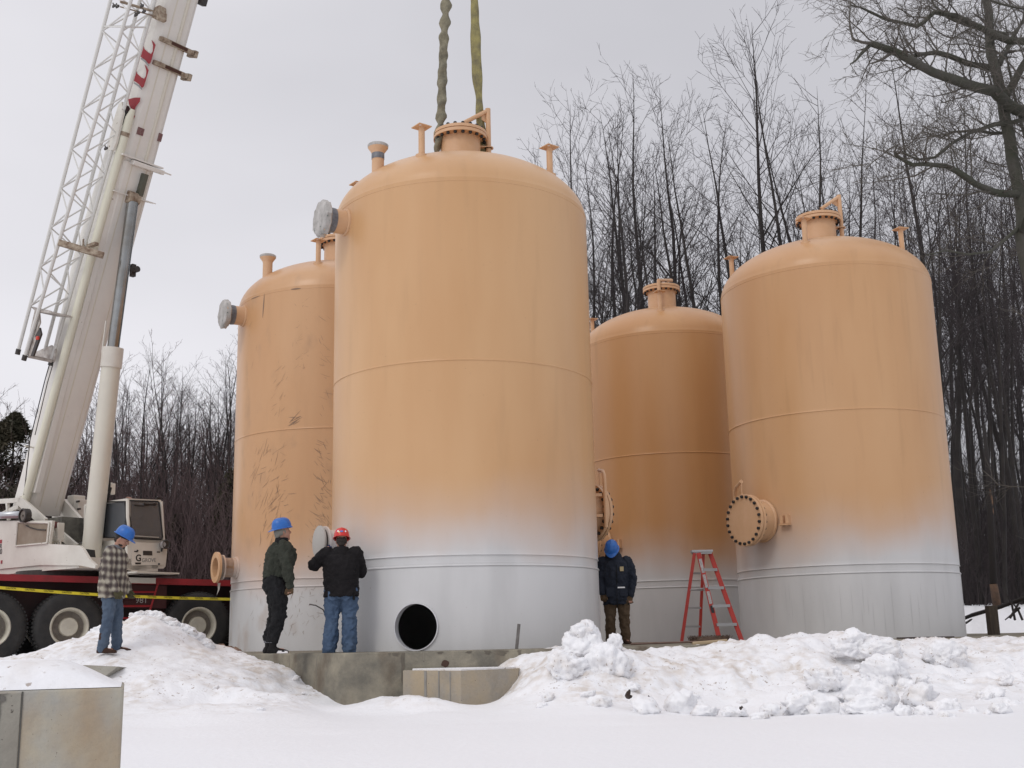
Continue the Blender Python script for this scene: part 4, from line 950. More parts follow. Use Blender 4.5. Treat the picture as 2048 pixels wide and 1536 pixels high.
decal([Lx([(790, 885), (850, 930), (905, 1000), (900, 1015), (850, 960), (780, 905)]), Lx([(680, 1262), (750, 1305), (800, 1365), (795, 1380), (745, 1330), (672, 1282)])], 'lettering_shadow', mk('grey_decal', (.3, .3, .31), .5))

# lift cylinder
cb, ct = onv(181, 1118, .0), onv(226, 697, -.02); mb = MB(); mb.tube([cb, ct], .198, 28); dcy = (ct - cb).normalized()
cyl = put(mb, 'lift_cylinder', mk('cylinder_paint', (.66, .63, .54), .38, var=(1.5, (.6, .57, .5), .8), speck=(8, .74, (.1, .08, .06))), smooth=True, angle=40)
mb = MB(); mb.tube([ct - dcy * .42, ct + dcy * .01], .222, 28); g = mb.build('gland_collar', white_paint, cyl, smooth=True, angle=40); g.data.transform(Matrix.Translation(-OC))
rt_ = onv(265, 405, .0); mb = MB(); mb.tube([ct, rt_], .125, 28); g = mb.build('chrome_rod', chrome, cyl, smooth=True, angle=40); g.data.transform(Matrix.Translation(-OC))
mb = MB(); m = axisM(rt_ + Vector((0, 0, .1)) - va * .13, va); mb.lathe([(.14, 0), (.14, .26), (.05, .26), (.05, .3)], 20, m, caps=True); mb.tube([rt_ - dcy * .05, rt_ + dcy * .1], .1, 12); g = mb.build('rod_eye', grime_paint, cyl); g.data.transform(Matrix.Translation(-OC))
mb = MB(); mb.tube([ct - dcy * .1 - va * .15 - ua * .16, ct + dcy * .6 - va * .15 - ua * .14], .018, 6); put(mb, 'cylinder_hose', white_paint)
mb = MB(); mb.tube([onv(202, 1090, .25), onv(203, 1060, .25), onv(212, 1010, .3), onv(219, 985, .3), onv(217, 955, .25)], .035, 8); mb.tube([onv(198, 1090, .2), onv(201, 1050, .2), onv(215, 1000, .25), onv(222, 975, .25)], .025, 8); put(mb, 'hydraulic_hose', black, smooth=True)
mb = MB()
for px, py in ((214, 980), (223, 978)): mb.box(onv(px, py, .35), (.12, .12, .24), RU, bev=.02); mb.tube([onv(px, py - 8, .35), onv(px, py - 13, .35)], .02, 6)
put(mb, 'hose_manifold', white_paint)
mb = MB(); q = [onv(x, y, -.4) for x, y in ((165, 1097), (172, 1100), (180, 1120), (188, 1128), (190, 1118), (188, 1100))]; mb.prism(q, va * .02); put(mb, 'cylinder_foot_shade', bolt_mat)  # black sheet painted for the shade in the gap by the foot

# stowed lattice jib on the near side of the boom
ch = {1: (onv(37, 700, -1.15), onv(221, 0, -1.15)), 2: (onv(50, 712, -1.15), onv(262, 0, -1.15)), 3: (onv(90, 700, -.62), onv(280, 0, -.62)), 4: (onv(103, 722, -.62), onv(310, 0, -.62))}
ext_ = {}
for k, (a_, b_) in ch.items(): ext_[k] = (a_, b_ + (b_ - a_) * .25)
mb = MB()
for k, (a_, b_) in ext_.items(): mb.tube([a_, b_], .041, 8)
jib = put(mb, 'lattice_jib', mk('jib_paint', (.66, .65, .62), .4), smooth=True, angle=40)
mb = MB(); np_ = 10
def chp(k, f): a_, b_ = ext_[k]; return a_.lerp(b_, f)
for i in range(np_):
    f0 = .10 + i * .09; f1 = f0 + .045; f2 = f0 + .09
    for a_, b_ in ((1, 2), (2, 4), (1, 3), (3, 4)):
        mb.tube([chp(a_, f0), chp(b_, f1)], .0175, 5); mb.tube([chp(b_, f1), chp(a_, f2)], .0175, 5)
for f in (.74, .84): mb.tube([chp(1, f), chp(2, f)], .02, 6); mb.tube([chp(2, f), chp(4, f)], .02, 6); mb.tube([chp(1, f), chp(3, f)], .02, 6)
g = mb.build('lattice_bracing', jib.data.materials[0], jib); g.data.transform(Matrix.Translation(-OC))
mb = MB(); mb.prism([onv(x, y, -.64) for x, y in ((103, 690), (112, 700), (108, 722), (104, 724), (60, 715), (66, 706))], va * .03)
mb.prism([onv(x, y, -1.10) for x, y in ((80, 645), (76, 655), (79, 672), (66, 712), (56, 711), (52, 708), (62, 652), (70, 618), (78, 622))], va * .03)
mb.prism([onv(x, y, -1.12) for x, y in ((60, 612), (73, 620), (100, 622), (103, 626), (72, 624))], va * .5)
mb.tube([onv(56, 712, -1.1), onv(104, 722, -.64)], .04, 8)
g = mb.build('jib_base_plate', mk('jib_plate_paint', (.55, .52, .48), .5, var=(7, (.26, .21, .18), 1)), jib); g.data.transform(Matrix.Translation(-OC))
for k in (1, 2, 4): a_, b_ = ext_[k]; d = (b_ - a_).normalized(); g = MB().tube([a_ - d * .1, a_ + d * .02], .055, 10).build('pin_socket', dark_steel, jib); g.data.transform(Matrix.Translation(-OC))
mb = MB(); mb.prism([onv(x, y, -1.16) for x, y in ((79, 655), (82, 668), (66, 712), (61, 712), (72, 680), (70, 672))], va * .04)
g = mb.build('plate_gap_shade', dark_steel, jib); g.data.transform(Matrix.Translation(-OC))  # dark strip painted for the shaded gap between the jib plates
mb = MB(); mb.box(onv(75, 676, -1.2), (.07, .04, .07), RU); mb.build('red_pin', mk('safety_red', (.6, .05, .03), .5), jib).data.transform(Matrix.Translation(-OC))
# clamps that hold the jib to the boom
mb = MB(); a_, b_ = onv(117, 485, -1.2), onv(207, 511, -.5); d = (b_ - a_).normalized()
mb.box((a_ + b_) / 2, ((b_ - a_).length, .10, .13), Matrix((d, d.cross(Vector((0, 0, 1))).normalized(), d.cross(d.cross(Vector((0, 0, 1)))).normalized() * -1)).transposed(), bev=.01); mb.box(onv(185, 490, -.62), (.3, .1, .06), RU); mb.box(onv(170, 486, -.62), (.05, .1, .16), RU)
put(mb, 'jib_clamp', grime_paint)
mb = MB(); a_, b_ = onv(240, 3, -1.2), onv(318, 26, -.5); mb.tube([a_, b_], .03, 6); mb.tube([a_ + Vector((0, 0, -.12)), b_ + Vector((0, 0, -.1))], .015, 6); mb.box(b_, (.26, .2, .22), RU, bev=.03); mb.box(b_ + ua * .1 + Vector((0, 0, -.12)), (.12, .2, .2), RU, bev=.03)
put(mb, 'jib_clamp', grime_paint)
mb = MB()
for px, py in ((228, 12), (235, 13), (276, 26), (272, 30), (284, 12), (288, 23), (212, 297)): mb.box(onv(px, py, -1.0), (.10, .03, .05), RU); mb.tube([onv(px, py, -1.0), onv(px - 2, py - 6, -1.0)], .015, 5)
put(mb, 'clamp_handle', dark_steel)
mb = MB(); mb.tube([onv(100, 725, -.6), onv(90, 760, -.6), onv(60, 880, -.6), onv(48, 990, -.6)], .012, 5); mb.tube([onv(106, 728, -.6), onv(95, 765, -.6), onv(70, 870, -.6)], .010, 5); put(mb, 'tag_wire', dark_steel)
mb = MB(); mb.tube([onv(50, 892, -.7), onv(66, 895, -.45)], .02, 6); put(mb, 'boom_bolt', white_paint)

# operator's cab on the far side of the boom
UF = 1.8
def cf(px, py, d=0.0): return onu(px, py, UF + d)
back = -ua * 1.55
mb = MB(); lowf = [cf(255, 1077), cf(325.5, 1080), cf(334, 1094), cf(334.5, 1102), cf(331, 1133), cf(327, 1137), cf(255, 1138)]
mb.prism(lowf, back)
mb.prism([cf(255, 996.5), cf(322, 1000), cf(323, 1004), cf(255, 1001.5)], back)
def bar(mb, a_, b_, r=.03): mb.tube([a_, b_], r, 8)
fl_, fr, bl_, br = cf(256, 1000), cf(322.5, 1003), cf(256, 1080), cf(327, 1082)
for a_, b_, r in ((fl_, bl_, .045), (fr, br, .035)): bar(mb, a_, b_, r)
for a_, b_ in ((fl_, bl_), (fr, br)): bar(mb, a_ + back * .97, b_ + back * .97, .045)
mb.prism([fl_ + back * .97, fr + back * .97, br + back * .97, bl_ + back * .97], back * .03)
cab = put(mb, 'operator_cab', white_paint)
win = mk('cab_glass', (.6, .65, .7), .02)
n = win.node_tree.nodes; l = win.node_tree.links; n.clear()
out = n.new('ShaderNodeOutputMaterial'); mixs = n.new('ShaderNodeMixShader'); tr = n.new('ShaderNodeBsdfTransparent'); gl = n.new('ShaderNodeBsdfGlossy'); gl.inputs['Roughness'].default_value = .05; gl.inputs['Color'].default_value = (.8, .8, .8, 1)
tr.inputs[0].default_value = (.72, .76, .78, 1); fr_ = n.new('ShaderNodeFresnel'); fr_.inputs[0].default_value = 1.45
am = n.new('ShaderNodeMath'); am.operation = 'ADD'; am.inputs[1].default_value = .02; l.new(fr_.outputs[0], am.inputs[0]); l.new(am.outputs[0], mixs.inputs[0])
df = n.new('ShaderNodeBsdfDiffuse'); df.inputs[0].default_value = (.20, .215, .235, 1); m2 = n.new('ShaderNodeMixShader'); m2.inputs[0].default_value = .42; l.new(tr.outputs[0], m2.inputs[1]); l.new(df.outputs[0], m2.inputs[2]); l.new(m2.outputs[0], mixs.inputs[1]); l.new(gl.outputs[0], mixs.inputs[2]); l.new(mixs.outputs[0], out.inputs[0])
def cabpart(mb, name, m_, **k):
    o = mb.build(name, m_, cab, **k); o.data.transform(Matrix.Translation(-OC)); return o
gp = [(258, 1001), (316, 1003), (318, 1006), (325, 1074), (323, 1079), (271, 1077), (266, 1072), (258, 1030)]
mb = MB(); mb.prism([cf(x, y, .02) for x, y in gp], ua * .008); cabpart(mb, 'windshield', win)
mb = MB(); pts = [cf(x, y, .03) for x, y in gp]; mb.tube(pts + [pts[0]], .016, 6); cabpart(mb, 'window_seal', black)
vf = cf(255, 1040); vcab = (vf - O2).dot(va)
def cs(px, py, d=0.0): return onv(px, py, vcab - d)
sg = [(213, 1004), (250, 1003), (253.5, 1070), (251, 1075), (207, 1075), (207, 1030)]
mb = MB(); mb.prism([cs(x, y, .02) for x, y in sg], va * .006); cabpart(mb, 'side_window', win)
mb = MB(); pts = [cs(x, y, .03) for x, y in sg]; mb.tube(pts + [pts[0]], .016, 6); cabpart(mb, 'window_seal', black)
mb = MB(); mb.prism([cs(x, y, .008) for x, y in ((200, 1020), (206, 1008), (211, 1003), (211, 1076), (200, 1076))], va * .03); cabpart(mb, 'door_post', white_paint)
mb = MB(); mb.prism([cf(x, y, .006) for x, y in ((262, 1084), (320, 1086), (326, 1094), (328, 1130), (263, 1131))], ua * .006); pnl = cabpart(mb, 'front_panel', white_paint)
mb = MB(); mb.prism([cf(x, y, .014) for x, y in ((286, 1101.5), (304, 1102), (304.5, 1111), (286, 1110.5))], ua * .006); cabpart(mb, 'data_plate', dark_steel)
mb = MB(); mb.prism([cf(x, y, .014) for x, y in ((270, 1125), (282, 1125), (281.5, 1128.5), (271, 1128.5))], ua * .004); cabpart(mb, 'maker_mark', bolt_mat)
uc = (cf(320, 1100) - cf(270, 1100)).normalized(); zc_ = Vector((0, 0, 1))
o = lettering('G', 'cab_lettering', bolt_mat, cf(277, 1116.5, .015), uc, zc_, .19, .002, cab, .004); puto(o)
o = lettering('GROVE', 'cab_lettering', mk('grey_letter', (.22, .22, .22), .6), cf(298, 1120.5, .015), uc, zc_, .115, .002, cab, .0, .95); puto(o)
for x, y in ((275, 1101.5), (318, 1128)): mb = MB(); mb.tube([cf(x, y, .01), cf(x, y, .03)], .022, 8); cabpart(mb, 'cab_catch', bolt_mat)
for x, y, w_ in ((272, 1103, .08), (317, 1104, .07)): mb = MB(); mb.box(cf(x, y, .02), (.01, w_, .022), RU); cabpart(mb, 'cab_catch', bolt_mat)
mb = MB(); m = axisM(cf(326, 1089, .04), ua); mb.lathe([(.03, -.02), (.085, .0), (.10, .10), (.085, .12), (.07, .105), (.0001, .10)], 22, m); mb.tube([cf(324, 1097, .03), cf(323, 1103, .03)], .02, 6); cabpart(mb, 'head_lamp', dark_steel, smooth=True, angle=40)
mb = MB(); m = axisM(cf(326, 1089, .14), ua); mb.lathe([(.078, .0), (.05, .008), (.0001, .012)], 20, m); cabpart(mb, 'lamp_lens', mk('lens_grey', (.35, .36, .38), .1))
mb = MB(); mb.tube([cf(268, 1010, .05), cf(288, 1012, .05), cf(312, 1007, .05)], .012, 5); mb.box(cf(300, 1009, .05), (.02, .3, .03), RU); cabpart(mb, 'wiper', bolt_mat)
mb = MB(); mb.tube([cf(310, 1000, -.02), cf(314, 996, -.02)], .012, 5); mb.box(cf(316, 997, -.05), (.06, .1, .04), RU); cabpart(mb, 'mirror_bracket', bolt_mat)
mb = MB(); mb.prism([cf(262, 1079), cf(316, 1079), cf(316, 1143), cf(262, 1143)], back * .6); mb.box(cf(290, 1147.5, .1), (.9, 1.05, .03), RU); cabpart(mb, 'cab_step', white_paint)
mb = MB(); mb.box(cf(290, 1151, -.3), (1.0, .9, .06), RU); cabpart(mb, 'cab_underframe', bolt_mat)
mb = MB(); mb.box(cf(293, 1072, -.22), (.3, .7, .18), RU, bev=.04); mb.box(cf(285, 1045, -.5), (.06, .5, .7), RU, bev=.05); mb.box(cf(285, 1062, -.65), (.45, .5, .12), RU, bev=.05); cabpart(mb, 'driver_seat', mk('seat_grey', (.10, .105, .11), .8))
mb = MB(); mb.box(cf(290, 1073.5, .0), (.10, .62, .02), RU); cabpart(mb, 'dashboard_papers', mk('papers', (.4, .38, .34), .7))
mb = MB(); mb.box(cf(268, 1008, -.01), (.012, .25, .07), RU); mb.box(cf(318, 1012, -.02), (.012, .05, .06), RU); cabpart(mb, 'sun_visor', mk('visor', (.3, .32, .36), .5))

# ================================================================== THE WOODS
bark_d = mk('dark_bark', (0.020, 0.017, 0.017), .9, var=(1.3, (0.05, 0.043, 0.038), .8), bump=(30, .6))
bark_g = mk('grey_green_bark', (0.085, 0.08, 0.07), .9, var=(1.6, (0.055, 0.06, 0.04), 1), bump=(12, .8, .03))
twig_d = mk('dark_twigs', (0.040, 0.032, 0.033), .9)
twig_b = mk('reddish_twigs', (0.085, 0.055, 0.053), .9)
twig_g = mk('grey_twigs', (0.10, 0.09, 0.078), .9)
def grow_branch(mbx, P, d, ln, r, seg, rs, up=.0, wob=.15, n=4, tip=.25):
    pts = [P]; rr = [r]; dd = d.copy()
    for i in range(seg):
        dd = (dd + Vector((rs.gauss(0, wob), rs.gauss(0, wob), rs.gauss(0, wob) + up))).normalized()
        pts.append(pts[-1] + dd * (ln / seg)); rr.append(r * (1 - (1 - tip) * (i + 1) / seg))
    mbx.tube(pts, rr, n, caps=False); return pts, rr
def along(pts, rr, f):
    k = f * (len(pts) - 1); i = min(int(k), len(pts) - 2); t = k - i
    return pts[i].lerp(pts[i + 1], t), rr[i] * (1 - t) + rr[i + 1] * t, (pts[i + 1] - pts[i]).normalized()
def side_dir(d, ang, rs):
    a = rs.uniform(0, 2 * math.pi); o = d.orthogonal().normalized(); o = Quaternion(d, a) @ o
    return (d * math.cos(ang) + o * math.sin(ang)).normalized()
def tree_meshes(seed, H, r0, nb, style):
    rs = random.Random(seed); tk, cr = MB(), MB()
    stems = [(Vector((0, 0, 0)), Vector((rs.gauss(0, .03), rs.gauss(0, .03), 1)), H, r0)]
    if style == 'fork':
        stems = []; base, br_ = grow_branch(tk, Vector((0, 0, -.3)), Vector((0, 0, 1)), H * .3, r0, 4, rs, 0, .03, 8, .8)
        for k in range(2): stems.append((base[-1], Vector((rs.choice((-1, 1)) * rs.uniform(.08, .22), rs.uniform(-.15, .15), 1)).normalized(), H * rs.uniform(.6, .72), r0 * .62))
    if style == 'bush':
        stems = [(Vector((rs.gauss(0, .25), rs.gauss(0, .25), 0)), Vector((rs.gauss(0, .28), rs.gauss(0, .28), 1)).normalized(), H * rs.uniform(.7, 1), r0 * rs.uniform(.5, 1)) for _ in range(4)]
    for S0, D0, HL, R0_ in stems:
        pts, rr = grow_branch(tk, S0 - D0 * .3, D0, HL, R0_, 14, rs, .05, .03 if style != 'bush' else .09, 7, .03)
        n1 = int(nb / len(stems) * (1.3 if len(stems) > 1 else 1))
        for i in range(n1):
            f = ({'bush': .15, 'pole': .42}.get(style, .27)) + ({'bush': .8, 'pole': .56}.get(style, .71)) * ((i + rs.random()) / n1) ** .85
            p, r, d = along(pts, rr, f); l1 = HL * (.40 if style != 'bush' else .36) * (1.1 - .85 * f) * rs.uniform(.5, 1.15)
            big_ = r * rs.uniform(.25, .45)
            b1, r1 = grow_branch(tk if big_ > .022 else cr, p, side_dir(d, rs.uniform(.48, .88), rs), l1, max(big_, .011), 6, rs, .045, .045 if style != 'bush' else .10, 4, .25)
            for j in range(max(3, int(l1 * 2.3))):
                f2 = rs.uniform(.2, 1); p2, r2, d2 = along(b1, r1, f2); l2 = l1 * rs.uniform(.22, .45) * (1.25 - f2 * .6)
                b2, q2 = grow_branch(cr, p2, side_dir(d2, rs.uniform(.4, .95), rs), l2, max(r2 * .55, .0068), 4, rs, .02, .07 if style != 'bush' else .12, 3, .5)
                for m_ in range(max(2, int(l2 * 3.6))):
                    p3, r3, d3 = along(b2, q2, rs.uniform(.15, 1)); l3 = l2 * rs.uniform(.25, .5)
                    b3, q3 = grow_branch(cr, p3, side_dir(d3, rs.uniform(.4, .9), rs), l3, .0055, 2, rs, .01, .08, 3, .7)
    return tk, cr
protos = {'tall': [], 'bush': [], 'pole': []}
for i in range(4):
    tk, cr = tree_meshes(120 + i, 18, .095, 22, 'pole'); protos['pole'].append((tk, cr))
for i in range(7):
    tk, cr = tree_meshes(40 + i, 20, .18, 29, ('straight', 'fork', 'straight', 'fork', 'fork', 'straight', 'fork')[i]); protos['tall'].append((tk, cr))
for i in range(4):
    tk, cr = tree_meshes(80 + i, 13, .13, 40, ('bush', 'fork', 'bush', 'straight')[i]); protos['bush'].append((tk, cr))
first = {}
def plant(kind, i, px, Yd, scale, rz, lab, grp, bark, twig, ztop=None):
    x = ray(px, 1250).x / ray(px, 1250).y * Yd; z = tz(x, Yd)
    root = empty('bare_tree', (x, Yd, z - .1), rz, lab, 'tree', grp); root.scale = (scale, scale, scale)
    key = (kind, i, bark.name)
    if key not in first:
        tk, cr = protos[kind][i]; a = tk.build('trunk', bark, root, smooth=True, fix=False); b = cr.build('crown', twig, root, fix=False); first[key] = (a, b)
    else:
        for o in first[key]: dup(o, root)
    return root
def top_z(px, py, Yd): return at(px, py, Yd).z
# skyline of the wood on the right: photo column -> row of the tree tops
sk = [(1100, 300), (1140, 245), (1200, 215), (1300, 150), (1345, 165), (1400, 165), (1440, 170), (1500, 110), (1565, 30), (1620, 60), (1680, 130), (1800, 140), (1900, 160), (2048, 150), (2200, 120)]
def skyline(px, tab):
    for (a, ya), (b, yb) in zip(tab, tab[1:]):
        if a <= px <= b: return ya + (yb - ya) * (px - a) / (b - a)
    return tab[-1][1] if px > tab[-1][0] else tab[0][1]
rs = random.Random(21)
LT = 'tall slender bare tree in the winter wood behind the right-hand tanks'; GT = 'tall bare trees of the wood behind the tanks'
heroes = [(1345, 47, 150, 1, 'straight'), (1300, 50, 165, 0, ''), (1565, 45, 40, 2, ''), (1500, 48, 100, 3, ''), (1215, 46, 215, 5, ''), (1425, 46, 165, 4, ''), (1160, 47, 250, 3, ''), (1640, 44, 80, 6, ''), (1700, 46, 120, 1, ''), (1260, 52, 190, 6, ''), (1395, 52, 170, 2, '')]
for px, Yd, ty, i, _ in heroes:
    x = ray(px, 1250).x / ray(px, 1250).y * Yd; h = top_z(px, ty, Yd) - tz(x, Yd); plant('tall', i, px, Yd, h / 19.6, rs.uniform(0, 6.28), LT, GT, bark_d, twig_d)
for k in range(40):
    px = rs.uniform(1110, 2180) if k < 30 else rs.uniform(1750, 2180); Yd = rs.uniform(40, 74) if px < 1850 else rs.uniform(34, 70)
    h = (top_z(px, skyline(px, sk) + abs(rs.gauss(0, 1)) * 110 + 15, 46) - .8) * rs.uniform(.85, 1.0) * (Yd / 46) ** .55
    plant('tall', rs.randrange(7), px, Yd, h / 19.6, rs.uniform(0, 6.28), LT, GT, bark_d, twig_d)
# darker close-set trunks at the right edge
for k in range(44):
    px = rs.uniform(1870, 2140); Yd = rs.uniform(33, 62)
    plant('pole', rs.randrange(4), px, Yd, rs.uniform(.7, 1.1), rs.uniform(0, 6.28), LT, GT, bark_d, twig_d)
# left wood: lower, reddish, farther
sl = [(-120, 700), (0, 735), (60, 745), (150, 700), (240, 665), (300, 660), (350, 640), (380, 690), (430, 640), (470, 640), (620, 640)]
LL = 'bare brownish tree in the lower wood behind the crane'; GL = 'bare trees of the wood behind the crane'
for k in range(96):
    px = rs.uniform(-120, 600); Yd = rs.uniform(52, 82)
    h = (top_z(px, skyline(px, sl) + abs(rs.gauss(0, 1)) * 70, 60) - .5) * rs.uniform(.8, 1) * (Yd / 60) ** .6
    kind = 'bush' if rs.random() < .6 else 'tall'; i = rs.randrange(4 if kind == 'bush' else 7)
    plant(kind, i, px, Yd, h / (12.4 if kind == 'bush' else 19.6), rs.uniform(0, 6.28), LL, GL, bark_d, twig_b if kind == 'bush' else twig_d)
for px, Yd, ty in ((255, 54, 690), (300, 55, 705), (345, 56, 690), (430, 56, 645), (455, 58, 655), (262, 50, 700)):
    x = ray(px, 1250).x / ray(px, 1250).y * Yd; h = top_z(px, ty, Yd) - tz(x, Yd); plant('bush' if px < 400 else 'tall', rs.randrange(4), px, Yd, h / (12.4 if px < 400 else 19.6), rs.uniform(0, 6.28), LL, GL, bark_d, twig_b if px < 400 else twig_d)
# trunks hidden behind the tanks keep the wood continuous
for k in range(14):
    px = rs.uniform(600, 1100); Yd = rs.uniform(60, 85); plant('bush', rs.randrange(4), px, Yd, rs.uniform(.75, 1.0), rs.uniform(0, 6.28), 'low bare tree hidden mostly behind the front tank', 'bare trees behind the front tank', bark_d, twig_b)
# undergrowth: uncountable thin stems
def brush(name, n, pxr, Yr, hr, mat_, seed, seeds=True):
    rs_ = random.Random(seed); mb = MB()
    for _ in range(n):
        px = rs_.uniform(*pxr); Yd = rs_.uniform(*Yr); x = ray(px, 1250).x / ray(px, 1250).y * Yd; h = rs_.uniform(*hr) * rs_.uniform(.5, 1)
        P = Vector((x, Yd, tz(x, Yd) - .1)); d = Vector((rs_.gauss(0, .16), rs_.gauss(0, .16), 1)).normalized()
        p1 = P + d * h * .5; d2 = (d + Vector((rs_.gauss(0, .2), rs_.gauss(0, .2), 0))).normalized(); p2 = p1 + d2 * h * .5
        r_ = rs_.uniform(.008, .022); mb.tube([P, p1, p2], [r_, r_ * .7, r_ * .3], 3, caps=False)
        for _k in range(4):
            f = rs_.uniform(.3, 1); q = P.lerp(p2, f); e_ = side_dir(d2, rs_.uniform(.4, 1), rs_) * h * rs_.uniform(.12, .3); mb.tube([q, q + e_ * .6, q + e_ + Vector((0, 0, .1 * h))], [.010, .007, .004], 3, caps=False)
    o = mb.build(name, mat_, fix=False); tag(o, kind='stuff'); return o
brush('undergrowth', 8000, (-160, 640), (46, 72), (3.0, 8.5), twig_b, 1)
brush('undergrowth', 2400, (1080, 2180), (44, 74), (2.0, 6), twig_d, 2)
brush('undergrowth', 2600, (-160, 640), (74, 90), (7, 11), twig_b, 4)
brush('undergrowth', 1800, (1830, 2200), (66, 90), (8, 13), twig_d, 5)
brush('undergrowth', 700, (1850, 2180), (36, 50), (1.0, 4), twig_d, 3)
# evergreen at the left edge
def evergreen(px, Yd, ty, lab, w_=2.6, seed=1, n=5200, skew=1.0, base=.02):
    x = ray(px, 1250).x / ray(px, 1250).y * Yd; z = tz(x, Yd); H = top_z(px, ty, Yd) - z; rs_ = random.Random(seed)
    root = empty('evergreen_tree', (x, Yd, z), 0, lab, 'tree'); mb = MB().tube([(0, 0, -.2), (0, 0, H * .95)], [.16, .03], 8); mb.build('trunk', bark_d, root)
    mb = MB(); lobes = [(rs_.uniform(0, 6.28), rs_.uniform(.1, .97)) for _ in range(46)]
    for k in range(n):
        a0, f0 = rs_.choice(lobes); f = min(.995, max(base, f0 + rs_.gauss(0, .035))); R_ = w_ * min(1, (1 - f) * 1.6) ** .6 * (.75 + .3 * math.sin(a0 * 3 + f * 9)); a = a0 + rs_.gauss(0, .28); r_ = R_ * min(1, abs(rs_.gauss(.85, .22)))
        c = Vector((math.cos(a) * r_, math.sin(a) * r_, f * H - r_ * .12)); s_ = rs_.uniform(.13, .28); q = Quaternion(Vector((rs_.gauss(0, 1), rs_.gauss(0, 1), rs_.gauss(0, 1))).normalized(), rs_.uniform(0, 3))
        vs = [c + q @ Vector(p) * s_ for p in ((-.5, 0, 0), (0, .22, .05), (.8, 0, -.1), (0, -.22, .05))]; mb.add(vs, [(0, 1, 2, 3)])
    mb.build('crown', mk('evergreen_foliage', (.030, .030, .016), .8, var=(1.2, (.06, .048, .025), 1)), root, fix=False)
evergreen(2, 50, 828, 'dark olive evergreen tree rising behind the crane base at the left edge', 4.2, 3, 26000)
evergreen(452, 50, 940, 'small olive evergreen beside the left side of the scuffed tank', 1.6, 6, 2600)
evergreen(345, 50, 1030, 'low olive evergreen bush in the wood right of the crane cab', 1.5, 9, 2000)

# the big near tree with limbs reaching in from the right
rs = random.Random(77)
x0 = at(2112, 1240, 27).x; NT = empty('spreading_tree', (x0, 27, tz(x0, 27) - .1), 0, 'big spreading bare tree nearest on the right, its thick limbs reaching left over the wood', 'tree'); NO = Vector(NT.location)
tk, cr = MB(), MB()
def limb(pix, r0_, r1_, dens=1.0, curl=1.0, sub=True, n=8):
    pts = [at(px, py, Yd) - NO for px, py, Yd in pix]; fine = []
    for i in range(len(pts) - 1):
        k = max(2, int((pts[i + 1] - pts[i]).length / .25))
        for j in range(k):
            q = pts[i].lerp(pts[i + 1], j / k); fine.append(q + Vector((noise.noise(q * 1.3), noise.noise(q * 1.3 + Vector((7, 0, 0))), noise.noise(q * 1.3 + Vector((0, 9, 0))))) * .07)
    fine.append(pts[-1]); m_ = len(fine); rr = [r0_ + (r1_ - r0_) * (i / (m_ - 1)) + (.012 * noise.noise(fine[i] * 3) if r0_ > .05 else 0) for i in range(m_)]
    (tk if r0_ > .045 else cr).tube(fine, rr, n, caps=True)
    if not sub: return fine, rr
    L_ = sum((fine[i + 1] - fine[i]).length for i in range(m_ - 1))
    for _ in range(int(L_ * 5.2 * dens)):
        f = rs.uniform(.08, 1); p, r, d = along(fine, rr, f); l1 = rs.uniform(.5, 2.0) * curl
        b1, r1 = grow_branch(cr, p, side_dir(d, rs.uniform(.6, 1.25), rs), l1, max(min(r * .4, .022), .009), 6, rs, .05, .24, 4, .35)
        for _j in range(int(3 + l1 * 4)):
            p2, r2, d2 = along(b1, r1, rs.uniform(.15, 1)); l2 = l1 * rs.uniform(.25, .5)
            b2, q2 = grow_branch(cr, p2, side_dir(d2, rs.uniform(.5, 1.1), rs), l2, .006, 4, rs, .05, .25, 3, .5)
            for _k in range(3):
                p3, r3, d3 = along(b2, q2, rs.uniform(.2, 1)); grow_branch(cr, p3, side_dir(d3, rs.uniform(.4, .9), rs), l2 * .45, .0042, 2, rs, .05, .2, 3, .7)
    return fine, rr
limb([(2112, 1260, 27), (2104, 1000, 27), (2086, 700, 27), (2062, 560, 27), (2044, 450, 27), (2038, 383, 27), (2024, 300, 27), (2013, 237, 27), (2002, 190, 27), (1991, 146, 27), (1983, 109, 27.2), (1978, 60, 27.5), (1970, -20, 27.8), (1960, -120, 28)], .26, .09, .35)
limb([(2060, 228, 27), (2020, 208, 26.8), (1990, 184, 26.4), (1940, 172, 26), (1867, 146, 25.6), (1819, 120, 25.2), (1786, 102, 25), (1762, 92, 24.9), (1743, 87, 24.8)], .15, .075)
limb([(1743, 87, 24.8), (1722, 105, 24.8), (1712, 118, 24.8), (1700, 128, 24.8)], .05, .012, .8, .6)
limb([(1743, 87, 24.8), (1725, 85, 24.6), (1706, 78, 24.5), (1700, 40, 24.4), (1700, -10, 24.4)], .04, .012, .9, .7)
limb([(1786, 102, 25), (1768, 115, 24.9), (1752, 122, 24.8), (1740, 127, 24.8)], .045, .012, .8, .6)
limb([(1986, 142, 27), (1950, 128, 26.6), (1920, 118, 26.3), (1874, 106, 26), (1850, 108, 25.8), (1819, 113, 25.6)], .085, .04)
limb([(2046, 386, 27), (2000, 384, 26.6), (1947, 368, 26.3), (1915, 345, 26), (1889, 332, 25.8), (1850, 330, 25.6), (1823, 328, 25.4), (1795, 312, 25.2), (1790, 306, 25.1)], .10, .03)
limb([(1790, 306, 25.1), (1800, 290, 25), (1775, 300, 25), (1745, 320, 24.8), (1730, 340, 24.8)], .022, .008, 1, .6)
limb([(2048, 238, 27), (1990, 252, 26.8), (1940, 265, 26.5), (1900, 290, 26.3), (1870, 312, 26), (1838, 318, 25.9), (1805, 305, 25.7)], .065, .02)
limb([(2030, 262, 27), (1985, 270, 27.2), (1940, 262, 27.3), (1908, 262, 27.4), (1885, 275, 27.5), (1845, 262, 27.6)], .05, .015)
